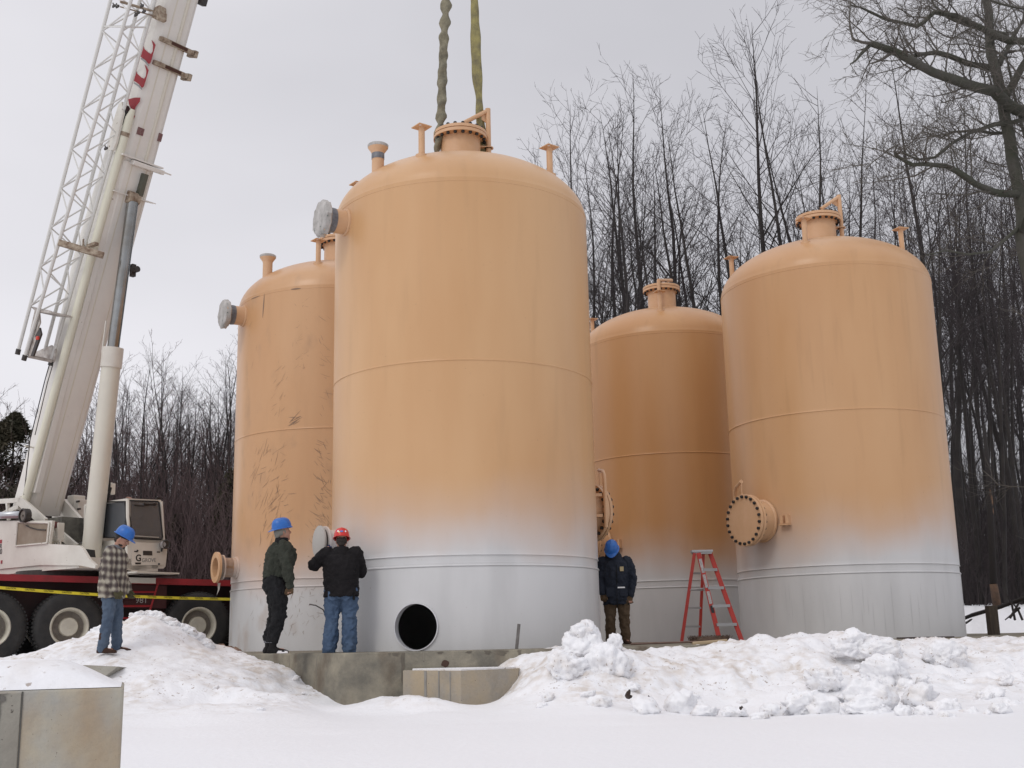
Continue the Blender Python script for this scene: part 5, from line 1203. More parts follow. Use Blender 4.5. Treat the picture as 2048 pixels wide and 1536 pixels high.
limb([(2048, 449, 27), (2010, 480, 26.8), (1983, 503, 26.6), (1940, 508, 26.4), (1890, 500, 26.2), (1852, 510, 26)], .055, .012, .6)
limb([(2058, 86, 27), (2020, 84, 27), (1970, 60, 27), (1910, 33, 26.7), (1870, 25, 26.5), (1830, 55, 26.3), (1770, 40, 26), (1720, 12, 25.8), (1700, 10, 25.7)], .10, .02)
limb([(2010, 70, 27), (1960, 52, 27.4), (1900, 38, 27.6), (1870, 10, 27.8), (1850, -30, 28)], .07, .02)
limb([(2052, 480, 27), (2084, 330, 26.6), (2104, 160, 26.2), (2100, 60, 26), (2060, 20, 26), (2000, 10, 26), (1940, -10, 26), (1890, -30, 26)], .06, .02)
limb([(2000, 130, 27), (2020, 90, 28), (2045, 40, 28.5), (2060, -20, 29)], .07, .03)
limb([(2040, 390, 27), (2078, 300, 26.5), (2096, 220, 26.2), (2090, 180, 26), (2040, 150, 26), (1990, 100, 26), (1940, 85, 26), (1890, 90, 26)], .04, .012)
limb([(2056, 520, 27), (2084, 430, 27.6), (2094, 350, 28), (2060, 300, 28), (2020, 150, 28), (2010, 100, 28)], .06, .03)
limb([(2046, 470, 27), (2060, 420, 26), (2080, 350, 25.5)], .09, .05, .3)
limb([(2060, 560, 27), (2130, 430, 27.4), (2230, 330, 28), (2330, 250, 28.5)], .12, .03)
limb([(2004, 200, 27), (2090, 60, 27), (2190, -30, 27.4), (2300, -90, 28)], .10, .03)
tk.build('trunk', bark_g, NT, smooth=True); cr.build('crown', twig_g, NT, fix=False)
# snapped pale trunk and leaning poles by the post
mb = MB(); p0, p1 = at(1996, 1222, 34), at(1987, 1168, 34); mb.tube([p1, at(1978, 960, 34.5), at(1968, 850, 35)], [.11, .08, .05], 9)
o = mb.build('scarred_tree', mk('scarred_bark', (.022, .018, .017), .9, speck=(2.2, .66, (.2, .11, .06)), stretch=(1, 1, .5)), smooth=True); MB().tube([p0, p1], [.13, .11], 9).build('bare_wood', mk('bare_wood', (.13, .075, .045), .9, var=(4, (.04, .03, .026), 1)), o, smooth=True); tag(o, 'slim trunk with orange-brown bare wood low down, standing behind the timber post', 'tree trunk')
mb = MB(); mb.tube([at(1900, 1248, 30), at(1945, 1230, 30), at(2000, 1214, 29.5), at(2048, 1196, 29), at(2090, 1180, 29)], [.03, .05, .05, .045, .02], 7)
o = mb.build('fallen_branch', bark_d); tag(o, 'thin fallen branch lying slantwise across the snow behind the timber post', 'branch')
mb = MB()
for a_, b_ in (((2020, 1236), (2050, 1180)), ((2030, 1240), (2012, 1185)), ((2040, 1215), (2010, 1240)), ((2045, 1240), (2020, 1200)), ((1932, 1246), (1944, 1238))): mb.tube([at(*a_, 29), at((a_[0] + b_[0]) / 2 + 3, (a_[1] + b_[1]) / 2 - 2, 29.1), at(*b_, 29.2)], [.03, .025, .012], 6)
o = mb.build('brush_pile', bark_d); tag(o, 'tangle of broken dark branches in the snow at the right edge', 'brush pile')

# ================================================================== THE PEOPLE
skin_m = mk('weathered_skin', (.42, .23, .16), .55, var=(9, (.34, .16, .11), .8)); hair_m = mk('dark_hair', (.03, .022, .018), .85, bump=(60, .8)); eye_m = mk('eye_dark', (.02, .015, .015), .3)
def cloth(name, c, c2=None, sc=4): return mk(name, c, .9, var=(sc, c2 or tuple(k * .6 for k in c), .8), bump=(26, .5, .01), spec=.2)
def remesh(o, vox, smooth_n=2, disp=0.0, scale=.12, seed=0):
    tx = bpy.data.textures.new('folds', 'CLOUDS'); tx.noise_scale = scale; tx.noise_depth = 2
    m = [('REMESH', dict(mode='VOXEL', voxel_size=vox, use_smooth_shade=True)), ('SMOOTH', dict(factor=.5, iterations=smooth_n))]
    if disp: m.append(('DISPLACE', dict(texture=tx, strength=disp, mid_level=.5, texture_coords='LOCAL')))
    bake(o, m)
    o.data.polygons.foreach_set('use_smooth', [True] * len(o.data.polygons)); return o
V3 = lambda *a: Vector(a)
def seg(mb, pts, rr, n=14):
    """tube that keeps its radius at the ends, with rounded joints"""
    mb.tube(pts, rr, n)
    for p, r in zip(pts, rr): ball(mb, p, (r, r, r))
def ball(mb, c, r, R=None, nu_=12, nv=8):
    vs = []; R = R or Matrix.Identity(3); c = Vector(c)
    for i in range(nv + 1):
        ph = math.pi * i / nv
        for j in range(nu_):
            t_ = 2 * math.pi * j / nu_; vs.append(c + R @ Vector((r[0] * math.sin(ph) * math.cos(t_), r[1] * math.sin(ph) * math.sin(t_), -r[2] * math.cos(ph))))
    mb.add(vs, [(i * nu_ + j, i * nu_ + (j + 1) % nu_, (i + 1) * nu_ + (j + 1) % nu_, (i + 1) * nu_ + j) for i in range(nv) for j in range(nu_)])
def hand(mb, wrist, d, side, curl=.7, k=1.0, glove=True):
    """d: direction the hand points, side: towards the thumb"""
    d = d.normalized(); side = (side - d * side.dot(d)).normalized(); nrm = d.cross(side); R = Matrix((side, nrm, d)).transposed()
    g = 1.18 if glove else 1.0
    ball(mb, wrist + d * .05 * k, (.044 * g * k, .020 * g * k, .058 * k), R); seg(mb, [wrist - d * .03 * k, wrist + d * .03 * k], [.030 * g * k, .030 * g * k])
    for i, (x, ln) in enumerate(((.031, .072), (.011, .083), (-.010, .077), (-.030, .058))):
        p0 = wrist + d * .085 * k + side * x * k * g; c1 = curl * (1 + .12 * i); a = Vector(p0); dd = d; pts = [a]
        for q in (.42, .32, .26):
            dd = (Quaternion(side, c1 * .8) @ dd).normalized(); a = a + dd * ln * q * k; pts.append(a)
        seg(mb, pts, [.0105 * g * k, .010 * g * k, .0092 * g * k, .0078 * g * k], 10)
    t0 = wrist + d * .03 * k + side * .034 * k; t1 = t0 + (side * .7 + d * .8).normalized() * .045 * k; t2 = t1 + (d + side * .15 + nrm * -.2).normalized() * .038 * k
    seg(mb, [t0, t1, t2], [.015 * g * k, .0125 * g * k, .010 * g * k], 10)
def head_frame(c, yaw, pitch):            # local: x right of the face, y forward, z up
    q = Quaternion((0, 0, 1), yaw) @ Quaternion((1, 0, 0), -pitch); R = q.to_matrix(); return R
def head(mb, c, R, ears=True):
    for z, wx, wy, oy in ():
        pass
    rings = [(-.118, .030, .030, .058), (-.105, .045, .050, .040), (-.08, .058, .070, .022), (-.05, .066, .085, .010), (-.01, .072, .094, .0), (.03, .076, .098, -.004), (.07, .073, .095, -.006), (.10, .058, .076, -.008), (.12, .03, .04, -.008)]
    n = 20; vs = []
    for z, wx, wy, oy in rings:
        for j in range(n):
            t_ = 2 * math.pi * j / n; s_, co = math.sin(t_), math.cos(t_)
            vs.append(c + R @ Vector((wx * co, oy + wy * s_, z)))
    k = len(rings); mb.add(vs, [(i * n + j, i * n + (j + 1) % n, (i + 1) * n + (j + 1) % n, (i + 1) * n + j) for i in range(k - 1) for j in range(n)] + [tuple(range(n))[::-1], tuple((k - 1) * n + j for j in range(n))])
    P = lambda x, y, z: c + R @ Vector((x, y, z))
    mb.tube([P(0, .088, .022), P(0, .106, -.008), P(0, .118, -.026)], [.009, .013, .017], 10); ball(mb, P(0, .108, -.026), (.019, .014, .011), R)
    ball(mb, P(0, .086, -.062), (.026, .012, .008), R); ball(mb, P(0, .084, -.072), (.023, .012, .007), R); ball(mb, P(0, .076, -.104), (.024, .018, .016), R)
    for s_ in (-1, 1):
        ball(mb, P(s_ * .04, .068, -.03), (.022, .018, .02), R); ball(mb, P(s_ * .031, .085, .026), (.022, .012, .008), R)
        if ears: ball(mb, P(s_ * .077, -.008, -.005), (.009, .019, .03), R); ball(mb, P(s_ * .074, -.004, -.02), (.008, .012, .014), R)
def hat(c, R, mat_, parent, visor=1, sticker=None):
    vs = []; n = 40; prof = [(1.0, -.004), (1.0, .012), (.985, .045), (.94, .078), (.84, .108), (.66, .130), (.42, .143), (.18, .148), (.001, .149)]
    for i, (k, z) in enumerate(prof):
        for j in range(n):
            t_ = 2 * math.pi * j / n; co, s_ = math.cos(t_), math.sin(t_); rd = .008 * max(0, 1 - abs(co) * 5) * (1 - (i / 9) ** 3) if i > 1 else 0
            vs.append(c + R @ Vector((.112 * k * co, .138 * k * s_, .052 + z + rd * (1.0 if abs(co) < .3 else 0))))
    base = len(prof)
    for q, z in ((1.0, .002), (1.0, -.006)):
        for j in range(n):
            t_ = 2 * math.pi * j / n; co, s_ = math.cos(t_), math.sin(t_); vz = max(0, s_ * visor) ** 3
            vs.append(c + R @ Vector(((.112 + .016 + .004 * vz) * co, (.138 + .015 + .045 * vz) * s_, .052 + z - .016 * vz)))
    fs = [(i * n + j, i * n + (j + 1) % n, (i + 1) * n + (j + 1) % n, (i + 1) * n + j) for i in range(base - 1) for j in range(n)]
    b = base * n; fs += [(1 * n + j, 1 * n + (j + 1) % n, b + (j + 1) % n, b + j) for j in range(n)] + [(b + j, b + (j + 1) % n, b + n + (j + 1) % n, b + n + j) for j in range(n)] + [(b + n + j, b + n + (j + 1) % n, (j + 1) % n, j) for j in range(n)]
    return MB().add(vs, fs).build('hard_hat', mat_, parent, smooth=True, angle=50)
def boot(mb, ankle, f, k=1.0):            # f: forward unit vector
    s_ = Vector((f.y, -f.x, 0)); R = Matrix((s_, f, V3(0, 0, 1))).transposed(); b = Vector((ankle.x, ankle.y, 0))
    g = ankle.z - .09
    rings = []
    for y, w_, h in ((-.075, .030, .05), (-.06, .040, .085), (-.01, .043, .10), (.05, .042, .085), (.10, .048, .065), (.15, .049, .055), (.19, .040, .045), (.21, .022, .03)):
        rings.append((y, w_, h))
    n = 14; vs = []
    for y, w_, h in rings:
        for j in range(n):
            t_ = 2 * math.pi * j / n; x = w_ * math.cos(t_) * 1.08; z = h / 2 + h / 2 * math.sin(t_)
            z = max(z, .0); vs.append(b + V3(0, 0, g) + s_ * x * k + f * y * k + V3(0, 0, z * k))
    kk = len(rings); mb.add(vs, [(i * n + j, i * n + (j + 1) % n, (i + 1) * n + (j + 1) % n, (i + 1) * n + j) for i in range(kk - 1) for j in range(n)] + [tuple(range(n))[::-1], tuple((kk - 1) * n + j for j in range(n))])
    seg(mb, [ankle + V3(0, 0, .0), ankle + V3(0, 0, .16)], [.05 * k, .056 * k])
def person(root_loc, label, J, sk=1.0, jacket=None, trousers=None, boots=None, gloves=None, hatm=None, visor=1, head_R=None, group=None, extras=None, hem=.78, baggy=1.0, bulk=1.0, legflare=1.0, foldj=.03, foldt=.03):
    root = empty('person', root_loc, 0, label, 'person', group); root.scale = (sk, sk, sk)
    # ---- continuous body
    mb = MB(); hc = J['head']; R = head_R; head(mb, hc, R)
    seg(mb, [hc + R @ V3(0, -.015, -.07), J['neck'] + V3(0, 0, -.03)], [.055, .060]); pel, ch = J['pelvis'], J['chest']; yaw = J.get('yaw', 0)
    mb.loft([(pel + V3(0, 0, -.10), .13, .09, yaw), (pel, .155, .11, yaw), (pel.lerp(ch, .45), .14, .10, yaw), (ch, .165, .115, yaw), (J['neck'] + V3(0, 0, -.08), .15, .09, yaw), (J['neck'], .06, .055, yaw)], 18)
    for s_ in ('L', 'R'):
        seg(mb, [J['sho' + s_], J['elb' + s_], J['wri' + s_]], [.056, .042, .028])
        hand(mb, J['wri' + s_], J['hd' + s_], J['th' + s_], J.get('curl' + s_, .6), .93, False)
        seg(mb, [J['hip' + s_], J['kne' + s_], J['ank' + s_]], [.082, .055, .040]); f = J['toe' + s_].normalized(); seg(mb, [J['ank' + s_] + V3(0, 0, -.04), J['ank' + s_] + f * .14 + V3(0, 0, -.055)], [.036, .028])
    body = remesh(mb.build('body', skin_m, root), .0085, 2)
    for s_ in (-1, 1):
        e_ = MB(); ball(e_, hc + R @ V3(s_ * .030, .088, .008), (.011, .006, .006), R); e_.build('eye', eye_m, body, smooth=True)
    # ---- trousers
    mb = MB(); b = baggy
    mb.loft([(pel + V3(0, 0, -.16), .12 * b, .10 * b, yaw), (pel + V3(0, 0, -.06), .172 * b, .132 * b, yaw), (pel + V3(0, 0, .03), .172 * b, .128 * b, yaw), (pel + V3(0, 0, .12), .135 * b, .10 * b, yaw)], 20)
    for s_ in ('L', 'R'):
        h_, k_, a_ = J['hip' + s_], J['kne' + s_], J['ank' + s_]; lo_ = a_ + V3(0, 0, J.get('cuff', .0))
        seg(mb, [h_, h_.lerp(k_, .5), k_, k_.lerp(lo_, .5), lo_], [.104 * b, .092 * b, .074 * b, .070 * b * legflare, .066 * b * legflare])
    tr_ = remesh(mb.build('trousers', trousers, root), .011, 1, foldt * 1.7, .07)
    # ---- jacket
    mb = MB(); B = bulk; zh = hem; c = ch
    low = V3(pel.x, pel.y, zh); mid = V3(pel.x, pel.y, .0).lerp(V3(ch.x, ch.y, 0), .4); mid.z = (zh + ch.z) / 2
    mb.loft([(low + J.get('hemoff', V3(0, 0, 0)), .182 * B, .150 * B, yaw), (mid, .182 * B, .158 * B, yaw), (c, .196 * B, .152 * B, yaw), (c.lerp(J['neck'], .55), .192 * B, .130 * B, yaw), (J['neck'] + V3(0, 0, -.045), .135 * B, .105 * B, yaw), (J['neck'] + V3(0, 0, .0), .088, .088, yaw)], 24)
    for s_ in ('L', 'R'):
        a_, e_, w_ = J['sho' + s_], J['elb' + s_], J['wri' + s_]
        seg(mb, [a_, a_.lerp(e_, .5), e_, e_.lerp(w_, .5), w_ - (w_ - e_).normalized() * .01], [.083 * B, .076 * B, .066 * B, .060 * B, .050 * B])
    if J.get('collar'): J['collar'](mb)
    jk = remesh(mb.build('jacket', jacket, root), .011, 1, foldj * 1.7, .075)
    # ---- boots, gloves, hat
    for s_ in ('L', 'R'):
        mb = MB(); boot(mb, J['ank' + s_], J['toe' + s_].normalized()); remesh(mb.build('boot', boots, root), .008, 1)
        mb = MB(); hand(mb, J['wri' + s_], J['hd' + s_], J['th' + s_], J.get('curl' + s_, .6), 1.0, True); remesh(mb.build('glove', gloves, root), .0055, 1)
    if hatm: hat(hc, R, hatm, root, visor)
    if extras: extras(root, body, jk, hc, R)
    return root
def local_patch(parent, name, pts, off, m): return MB().prism(pts, off).build(name, m, parent)
hat_blue = mk('blue_hat_shell', (.022, .145, .50), .38, var=(14, (.016, .10, .36), .9)); hat_red = mk('red_hat_shell', (.60, .035, .03), .3)
glove_b = cloth('brown_leather_glove', (.13, .085, .05)); glove_n = cloth('navy_glove', (.02, .035, .11)); glove_o = cloth('olive_glove', (.10, .09, .05))
# plaid flannel: two sets of stripes laid over each other
plaid = cloth('plaid_flannel', (.28, .255, .22), (.24, .22, .19), 20); n = plaid.node_tree.nodes; l = plaid.node_tree.links; bs = n['Principled BSDF']
tcn = n.new('ShaderNodeTexCoord'); sp = n.new('ShaderNodeSeparateXYZ'); l.new(tcn.outputs['Object'], sp.inputs[0])
def nm(op, a, b=None):
    q = n.new('ShaderNodeMath'); q.operation = op
    for i, v in enumerate((a, b)):
        if v is None: continue
        if isinstance(v, (int, float)): q.inputs[i].default_value = v
        else: l.new(v, q.inputs[i])
    return q.outputs[0]
sxx = nm('ADD', nm('ADD', sp.outputs['X'], nm('MULTIPLY', sp.outputs['Y'], .8)), nm('MULTIPLY', nm('SINE', nm('MULTIPLY', sp.outputs['Z'], 9)), .012)); szz = nm('ADD', sp.outputs['Z'], nm('MULTIPLY', nm('SINE', nm('MULTIPLY', sp.outputs['X'], 13)), .012))
def stripe(v, per): return nm('ADD', nm('MULTIPLY', nm('SINE', nm('MULTIPLY', v, 2 * math.pi / per)), .5), .5)
f = nm('ADD', stripe(sxx, .108), stripe(szz, .108)); r = n.new('ShaderNodeValToRGB'); l.new(nm('MULTIPLY', f, .5), r.inputs[0]); r.color_ramp.interpolation = 'LINEAR'
e = r.color_ramp.elements; e[0].position = .15; e[0].color = (.075, .06, .058, 1); e[1].position = .90; e[1].color = (.40, .37, .30, 1); q = r.color_ramp.elements.new(.5); q.color = (.17, .145, .125, 1)
l.new(r.outputs[0], bs.inputs['Base Color'])
jeans = cloth('blue_jeans', (.075, .105, .155), (.115, .15, .20), 3); jeans2 = cloth('faded_jeans', (.055, .09, .155), (.095, .14, .215), 5)
blk_c = cloth('black_canvas', (.011, .011, .012), (.02, .02, .022)); hood_c = cloth('black_hoodie', (.010, .009, .010), (.016, .014, .015)); green_c = cloth('dark_green_jacket', (.030, .034, .026), (.05, .052, .042)); navy_c = cloth('navy_coat', (.017, .021, .032), (.032, .037, .05)); brown_c = cloth('brown_duck_trousers', (.085, .056, .034), (.12, .085, .055))
grey_c = cloth('grey_fleece', (.20, .205, .22)); boot_b = cloth('brown_boots', (.07, .038, .028)); boot_k = cloth('black_boots', (.018, .017, .017)); liner = cloth('grey_liner', (.24, .23, .20), (.17, .16, .14))
orange_s = mk('sticker_white', (.8, .8, .8), .4)

# 1 ---- man in plaid, side on, looking down
R = head_frame(None, rad(-90), rad(28))
def ex1(root, body, jk, hc, R):
    P = lambda x, y, z: hc + R @ V3(x, y, z)
    mb = MB(); ball(mb, P(0, -.022, .02), (.083, .088, .075), R); ball(mb, P(0, -.06, -.035), (.06, .045, .045), R); remesh(mb.build('hair', hair_m, body), .007, 1, .01, .03)
    mb = MB(); ball(mb, P(0, .078, -.100), (.030, .026, .030), R); ball(mb, P(0, .10, -.047), (.026, .012, .007), R)
    for s_ in (-1, 1): ball(mb, P(s_ * .05, .035, -.075), (.014, .04, .018), R)
    remesh(mb.build('beard', hair_m, body), .006, 1, .006, .02)
    mb = MB(); ball(mb, P(0, -.01, .038), (.094, .118, .030), R); remesh(mb.build('knit_cap_edge', mk('black_knit', (.012, .012, .013), .95), root), .008, 1)
    mb = MB(); mb.tube([P(-.098, .02, .048), P(-.1, -.04, .03), P(-.085, -.09, .018)], [.012, .016, .012], 8); mb.build('hat_band', liner, root, smooth=True)
    mb = MB(); n_ = J1['neck']; mb.loft([(n_ + V3(-.02, 0, -.09), .15, .13, 0), (n_ + V3(-.03, 0, -.02), .135, .115, 0), (n_ + V3(-.03, 0, .035), .105, .092, 0), (n_ + V3(-.02, 0, .05), .07, .07, 0)], 18); ball(mb, n_ + V3(-.115, 0, -.03), (.06, .10, .075)); remesh(mb.build('hood', grey_c, root), .010, 1, .02, .08)
J1 = dict(pelvis=V3(.03, 0, .93), chest=V3(.03, 0, 1.27), neck=V3(.07, 0, 1.47), head=V3(.135, 0, 1.60), yaw=rad(90),
    shoR=V3(.04, -.185, 1.395), elbR=V3(.03, -.26, 1.11), wriR=V3(.165, -.235, .875), hdR=V3(.35, 0, -1), thR=V3(.8, .3, .3), shoL=V3(.04, .185, 1.395), elbL=V3(.06, .25, 1.11), wriL=V3(.19, .21, .89), hdL=V3(.35, 0, -1), thL=V3(.8, -.3, .3),
    hipR=V3(.03, -.095, .90), kneR=V3(.025, -.10, .50), ankR=V3(-.03, -.11, .10), toeR=V3(1, -.12, 0), hipL=V3(.03, .095, .90), kneL=V3(.085, .10, .50), ankL=V3(.085, .13, .11), toeL=V3(1, .15, 0), cuff=-.015, hemoff=V3(0, 0, 0))
p = at(214, 1305, 16.9); P1R = person((p.x, p.y, p.z - .02), 'man in plaid flannel shirt and blue hard hat standing on the left snow bank', J1, 1.0, plaid, jeans, boot_b, glove_o, hat_blue, 1, R, None, ex1, hem=.78, baggy=1.08, bulk=1.20, foldj=.035, foldt=.03)

# 2 ---- man in dark green jacket, turned to the right
R = head_frame(None, rad(-62), rad(-10))
def ex2(root, body, jk, hc, R):
    P = lambda x, y, z: hc + R @ V3(x, y, z)
    mb = MB(); ball(mb, P(0, -.025, .005), (.088, .098, .070), R); ball(mb, P(0, -.075, -.035), (.06, .04, .045), R); remesh(mb.build('hat_liner', liner, root), .007, 1, .01, .03)
    n_ = J2['neck']; mb = MB(); mb.loft([(n_ + V3(-.01, 0, -.07), .11, .11, 0), (n_ + V3(-.01, 0, .00), .098, .092, 0), (n_ + V3(-.01, 0, .06), .088, .084, 0), (n_ + V3(-.01, 0, .065), .06, .06, 0)], 18); remesh(mb.build('collar', blk_c, root), .009, 1, .012, .05)
    mb = MB()
    for k, v in (('ankR', .13), ('ankL', .13)): mb.tube([J2[k] + V3(0, 0, .05), J2[k] + V3(0, 0, v)], [.064, .058], 12)
    mb.build('socks', grey_c, root, smooth=True)
    mb = MB(); a_ = J2['ankR']; f = J2['toeR'].normalized(); s_ = V3(f.y, -f.x, 0)
    mb.prism([a_ + f * .06 - s_ * -.050 + V3(0, 0, -.088), a_ + f * .21 + s_ * .035 + V3(0, 0, -.088), a_ + f * .20 + s_ * .04 + V3(0, 0, -.06), a_ + f * .08 + s_ * .052 + V3(0, 0, -.055)], s_ * .004); mb.build('snow_on_boot', snow_c, root)
J2 = dict(pelvis=V3(-.01, 0, .95), chest=V3(.03, 0, 1.30), neck=V3(.05, 0, 1.50), head=V3(.045, .01, 1.64), yaw=rad(62),
    shoR=V3(.105, -.155, 1.42), elbR=V3(.165, -.235, 1.14), wriR=V3(.205, -.20, .90), hdR=V3(.05, .05, -1), thR=V3(-.5, .1, .0), curlR=.75, shoL=V3(-.05, .17, 1.42), elbL=V3(-.06, .24, 1.13), wriL=V3(.03, .26, .92), hdL=V3(.1, 0, -1), thL=V3(.8, 0, 0),
    hipR=V3(.01, -.09, .90), kneR=V3(.045, -.10, .50), ankR=V3(-.03, -.10, .10), toeR=V3(1, .04, 0), hipL=V3(-.04, .10, .90), kneL=V3(-.03, .10, .50), ankL=V3(-.13, .10, .10), toeL=V3(.75, .6, 0), cuff=.12)
p = at(553, 1302, 16.75); person((p.x, p.y, 0), 'man in dark green jacket, black trousers and blue hard hat on the pad edge', J2, 1.03, green_c, blk_c, boot_k, glove_b, hat_blue, -1, R, None, ex2, hem=1.02, baggy=1.32, bulk=1.2, foldj=.045, foldt=.035)

# 3 ---- man in black hoodie seen from behind, arms raised to the nozzle cover
R = head_frame(None, rad(8), rad(12))
def ex3(root, body, jk, hc, R):
    P = lambda x, y, z: hc + R @ V3(x, y, z)
    mb = MB(); ball(mb, P(0, -.028, .005), (.080, .085, .075), R); ball(mb, P(0, -.06, -.055), (.055, .035, .035), R); remesh(mb.build('hair', hair_m, body), .007, 1, .01, .03)
    for (x, z, w_, h, c_) in ((-.050, .125, .030, .030, (.85, .85, .85)), (.055, .12, .026, .03, (.85, .85, .85)), (.0, .115, .05, .024, (.04, .22, .6)), (-.035, .105, .024, .022, (.8, .65, .25)), (.0, .178, .045, .018, (.75, .6, .05)), (.05, .160, .026, .02, (.05, .05, .05)), (-.045, .155, .03, .02, (.8, .8, .78))):
        zz = (z - .052) / .149; rr_ = math.sqrt(max(.05, 1 - zz * zz)) if zz < 1 else .2; ll_ = math.sqrt(max(.01, rr_ * rr_ - (x / .112) ** 2))
        c = P(x, -.138 * ll_ - .010, z); nn = (R @ V3(x / .0125, -ll_ / .138 * 1.0 - 2, zz * 5)).normalized(); M_ = axisM(c, nn)
        MB().add([M_ @ V3(w_ / 2 * math.cos(t_), h / 2 * math.sin(t_), .002) for t_ in [i * math.pi / 5 for i in range(10)]], [tuple(range(10))]).build('hat_sticker', mk('sticker', c_, .4), root)
    n_ = J3['neck']; mb = MB(); mb.loft([(n_ + V3(0, -.05, -.10), .13, .10, 0), (n_ + V3(0, -.03, -.03), .14, .115, 0), (n_ + V3(0, -.01, .035), .11, .095, 0), (n_ + V3(0, -.0, .05), .07, .07, 0)], 18); ball(mb, n_ + V3(0, -.125, -.10), (.11, .05, .13)); remesh(mb.build('hood', hood_c, root), .010, 1, .02, .08)
    mb = MB(); mb.box(V3(.205, -.10, .77), (.03, .05, .09), bev=.01); mb.build('belt_pouch', blk_c, root)
    mb = MB(); 
    for s_ in (-1, 1):
        c = V3(s_ * .095, -.157, .80); q = [c + V3(-.06, 0, .05), c + V3(.06, 0, .05), c + V3(.06, 0, -.05), c + V3(0, 0, -.085), c + V3(-.06, 0, -.05)]
        MB().prism(q, V3(0, -.004, 0)).build('back_pocket', jeans2, root)
J3 = dict(pelvis=V3(.015, 0, .90), chest=V3(.0, .02, 1.24), neck=V3(-.005, .05, 1.445), head=V3(-.005, .08, 1.565), yaw=0,
    shoL=V3(-.20, .03, 1.38), elbL=V3(-.385, .02, 1.235), wriL=V3(-.255, .27, 1.41), hdL=V3(.25, .6, .5), thL=V3(.6, -.2, .6), curlL=.5, shoR=V3(.20, .03, 1.38), elbR=V3(.27, .14, 1.13), wriR=V3(.06, .36, 1.22), hdR=V3(-.7, .6, .2), thR=V3(0, 0, 1),
    hipL=V3(-.095, 0, .86), kneL=V3(-.125, .03, .46), ankL=V3(-.145, -.02, .09), toeL=V3(-.15, 1, 0), hipR=V3(.125, 0, .86), kneR=V3(.125, .03, .46), ankR=V3(.135, -.02, .09), toeR=V3(.15, 1, 0), cuff=-.045)
p = at(680, 1300, 17.0); person((p.x, p.y, 0), 'man in black hoodie, blue jeans and red stickered hard hat seen from behind', J3, 1.0, hood_c, jeans2, boot_k, glove_n, hat_red, 1, R, None, ex3, hem=.78, baggy=1.32, bulk=1.38, legflare=1.15, foldj=.03, foldt=.035)

# 4 ---- man in navy coat facing the camera, head bowed, half behind the front tank
R = head_frame(None, rad(168), rad(46))
def ex4(root, body, jk, hc, R):
    P = lambda x, y, z: hc + R @ V3(x, y, z)
    mb = MB(); ball(mb, P(0, -.04, -.01), (.092, .085, .095), R); ball(mb, P(0, -.02, -.07), (.085, .07, .06), R); remesh(mb.build('balaclava', blk_c, root), .008, 1, .01, .03)
    mb = MB(); ball(mb, P(0, .080, -.095), (.034, .022, .034), R); remesh(mb.build('beard', hair_m, body), .006, 1, .006, .02)
    n_ = J4['neck']; mb = MB(); mb.loft([(n_ + V3(0, .03, -.12), .17, .13, 0), (n_ + V3(0, .02, -.03), .155, .13, 0), (n_ + V3(0, .03, .05), .135, .105, 0), (n_ + V3(0, .03, .09), .10, .08, 0)], 18); remesh(mb.build('hood', navy_c, root), .011, 1, .025, .08)
    MB().box(V3(.095, -.192, 1.235), (.062, .008, .075)).build('chest_badge', mk('tan_badge', (.45, .36, .2), .7), root)
    mb = MB(); mb.tube([V3(.01, -.186, 1.30), V3(.0, -.196, .62)], .008, 6); mb.build('zip_flap', blk_c, root)
    MB().box(V3(.075, -.20, .93), (.12, .012, .022)).build('pocket_paper', orange_s, root)
    for x in (-.11, .11): MB().box(V3(x, -.196, .86), (.13, .012, .15), bev=.005).build('pocket', navy_c, root)
J4 = dict(pelvis=V3(.0, 0, .90), chest=V3(.0, 0, 1.24), neck=V3(-.02, -.02, 1.44), head=V3(-.045, -.09, 1.535), yaw=0,
    shoL=V3(.20, 0, 1.36), elbL=V3(.285, -.02, 1.08), wriL=V3(.225, -.08, .80), hdL=V3(-.05, -.12, -1), thL=V3(-.8, -.3, 0), curlL=.5, shoR=V3(-.20, 0, 1.36), elbR=V3(-.27, .0, 1.08), wriR=V3(-.23, -.12, .84), hdR=V3(.05, -.1, -1), thR=V3(.8, -.3, 0),
    hipL=V3(.10, 0, .88), kneL=V3(.12, -.02, .48), ankL=V3(.13, .02, .10), toeL=V3(.25, -1, 0), hipR=V3(-.10, 0, .88), kneR=V3(-.11, -.02, .48), ankR=V3(-.12, .02, .10), toeR=V3(-.2, -1, 0), cuff=.0)
p = at(1236, 1290, 19.9); person((p.x, p.y, 0), 'man in navy coat and brown trousers with bowed head beside the front tank', J4, 1.0, navy_c, brown_c, boot_b, glove_b, hat_blue, 1, R, None, ex4, hem=.66, baggy=1.2, bulk=1.22, foldj=.035, foldt=.03)

# 5 ---- operator sitting in the cab, seen through the side window
R = head_frame(None, rad(-50), rad(5)); sp_ = cf(283, 1062, -.62)
Jop = dict(pelvis=V3(0, 0, .12), chest=V3(.02, -.02, .42), neck=V3(.03, -.03, .60), head=V3(.05, -.04, .73), yaw=rad(-37),
    shoL=V3(.12, .15, .53), elbL=V3(.30, .05, .30), wriL=V3(.38, -.05, .34), hdL=V3(.8, -.5, 0), thL=V3(0, 0, 1), shoR=V3(-.10, -.15, .53), elbR=V3(.05, -.30, .28), wriR=V3(.28, -.35, .30), hdR=V3(.8, -.5, 0), thR=V3(0, 0, 1),
    hipL=V3(.04, .08, .10), kneL=V3(.32, -.14, .14), ankL=V3(.34, -.16, -.16), toeL=V3(.8, -.6, 0), hipR=V3(-.04, -.08, .10), kneR=V3(.24, -.28, .14), ankR=V3(.26, -.30, -.16), toeR=V3(.8, -.6, 0), cuff=0)
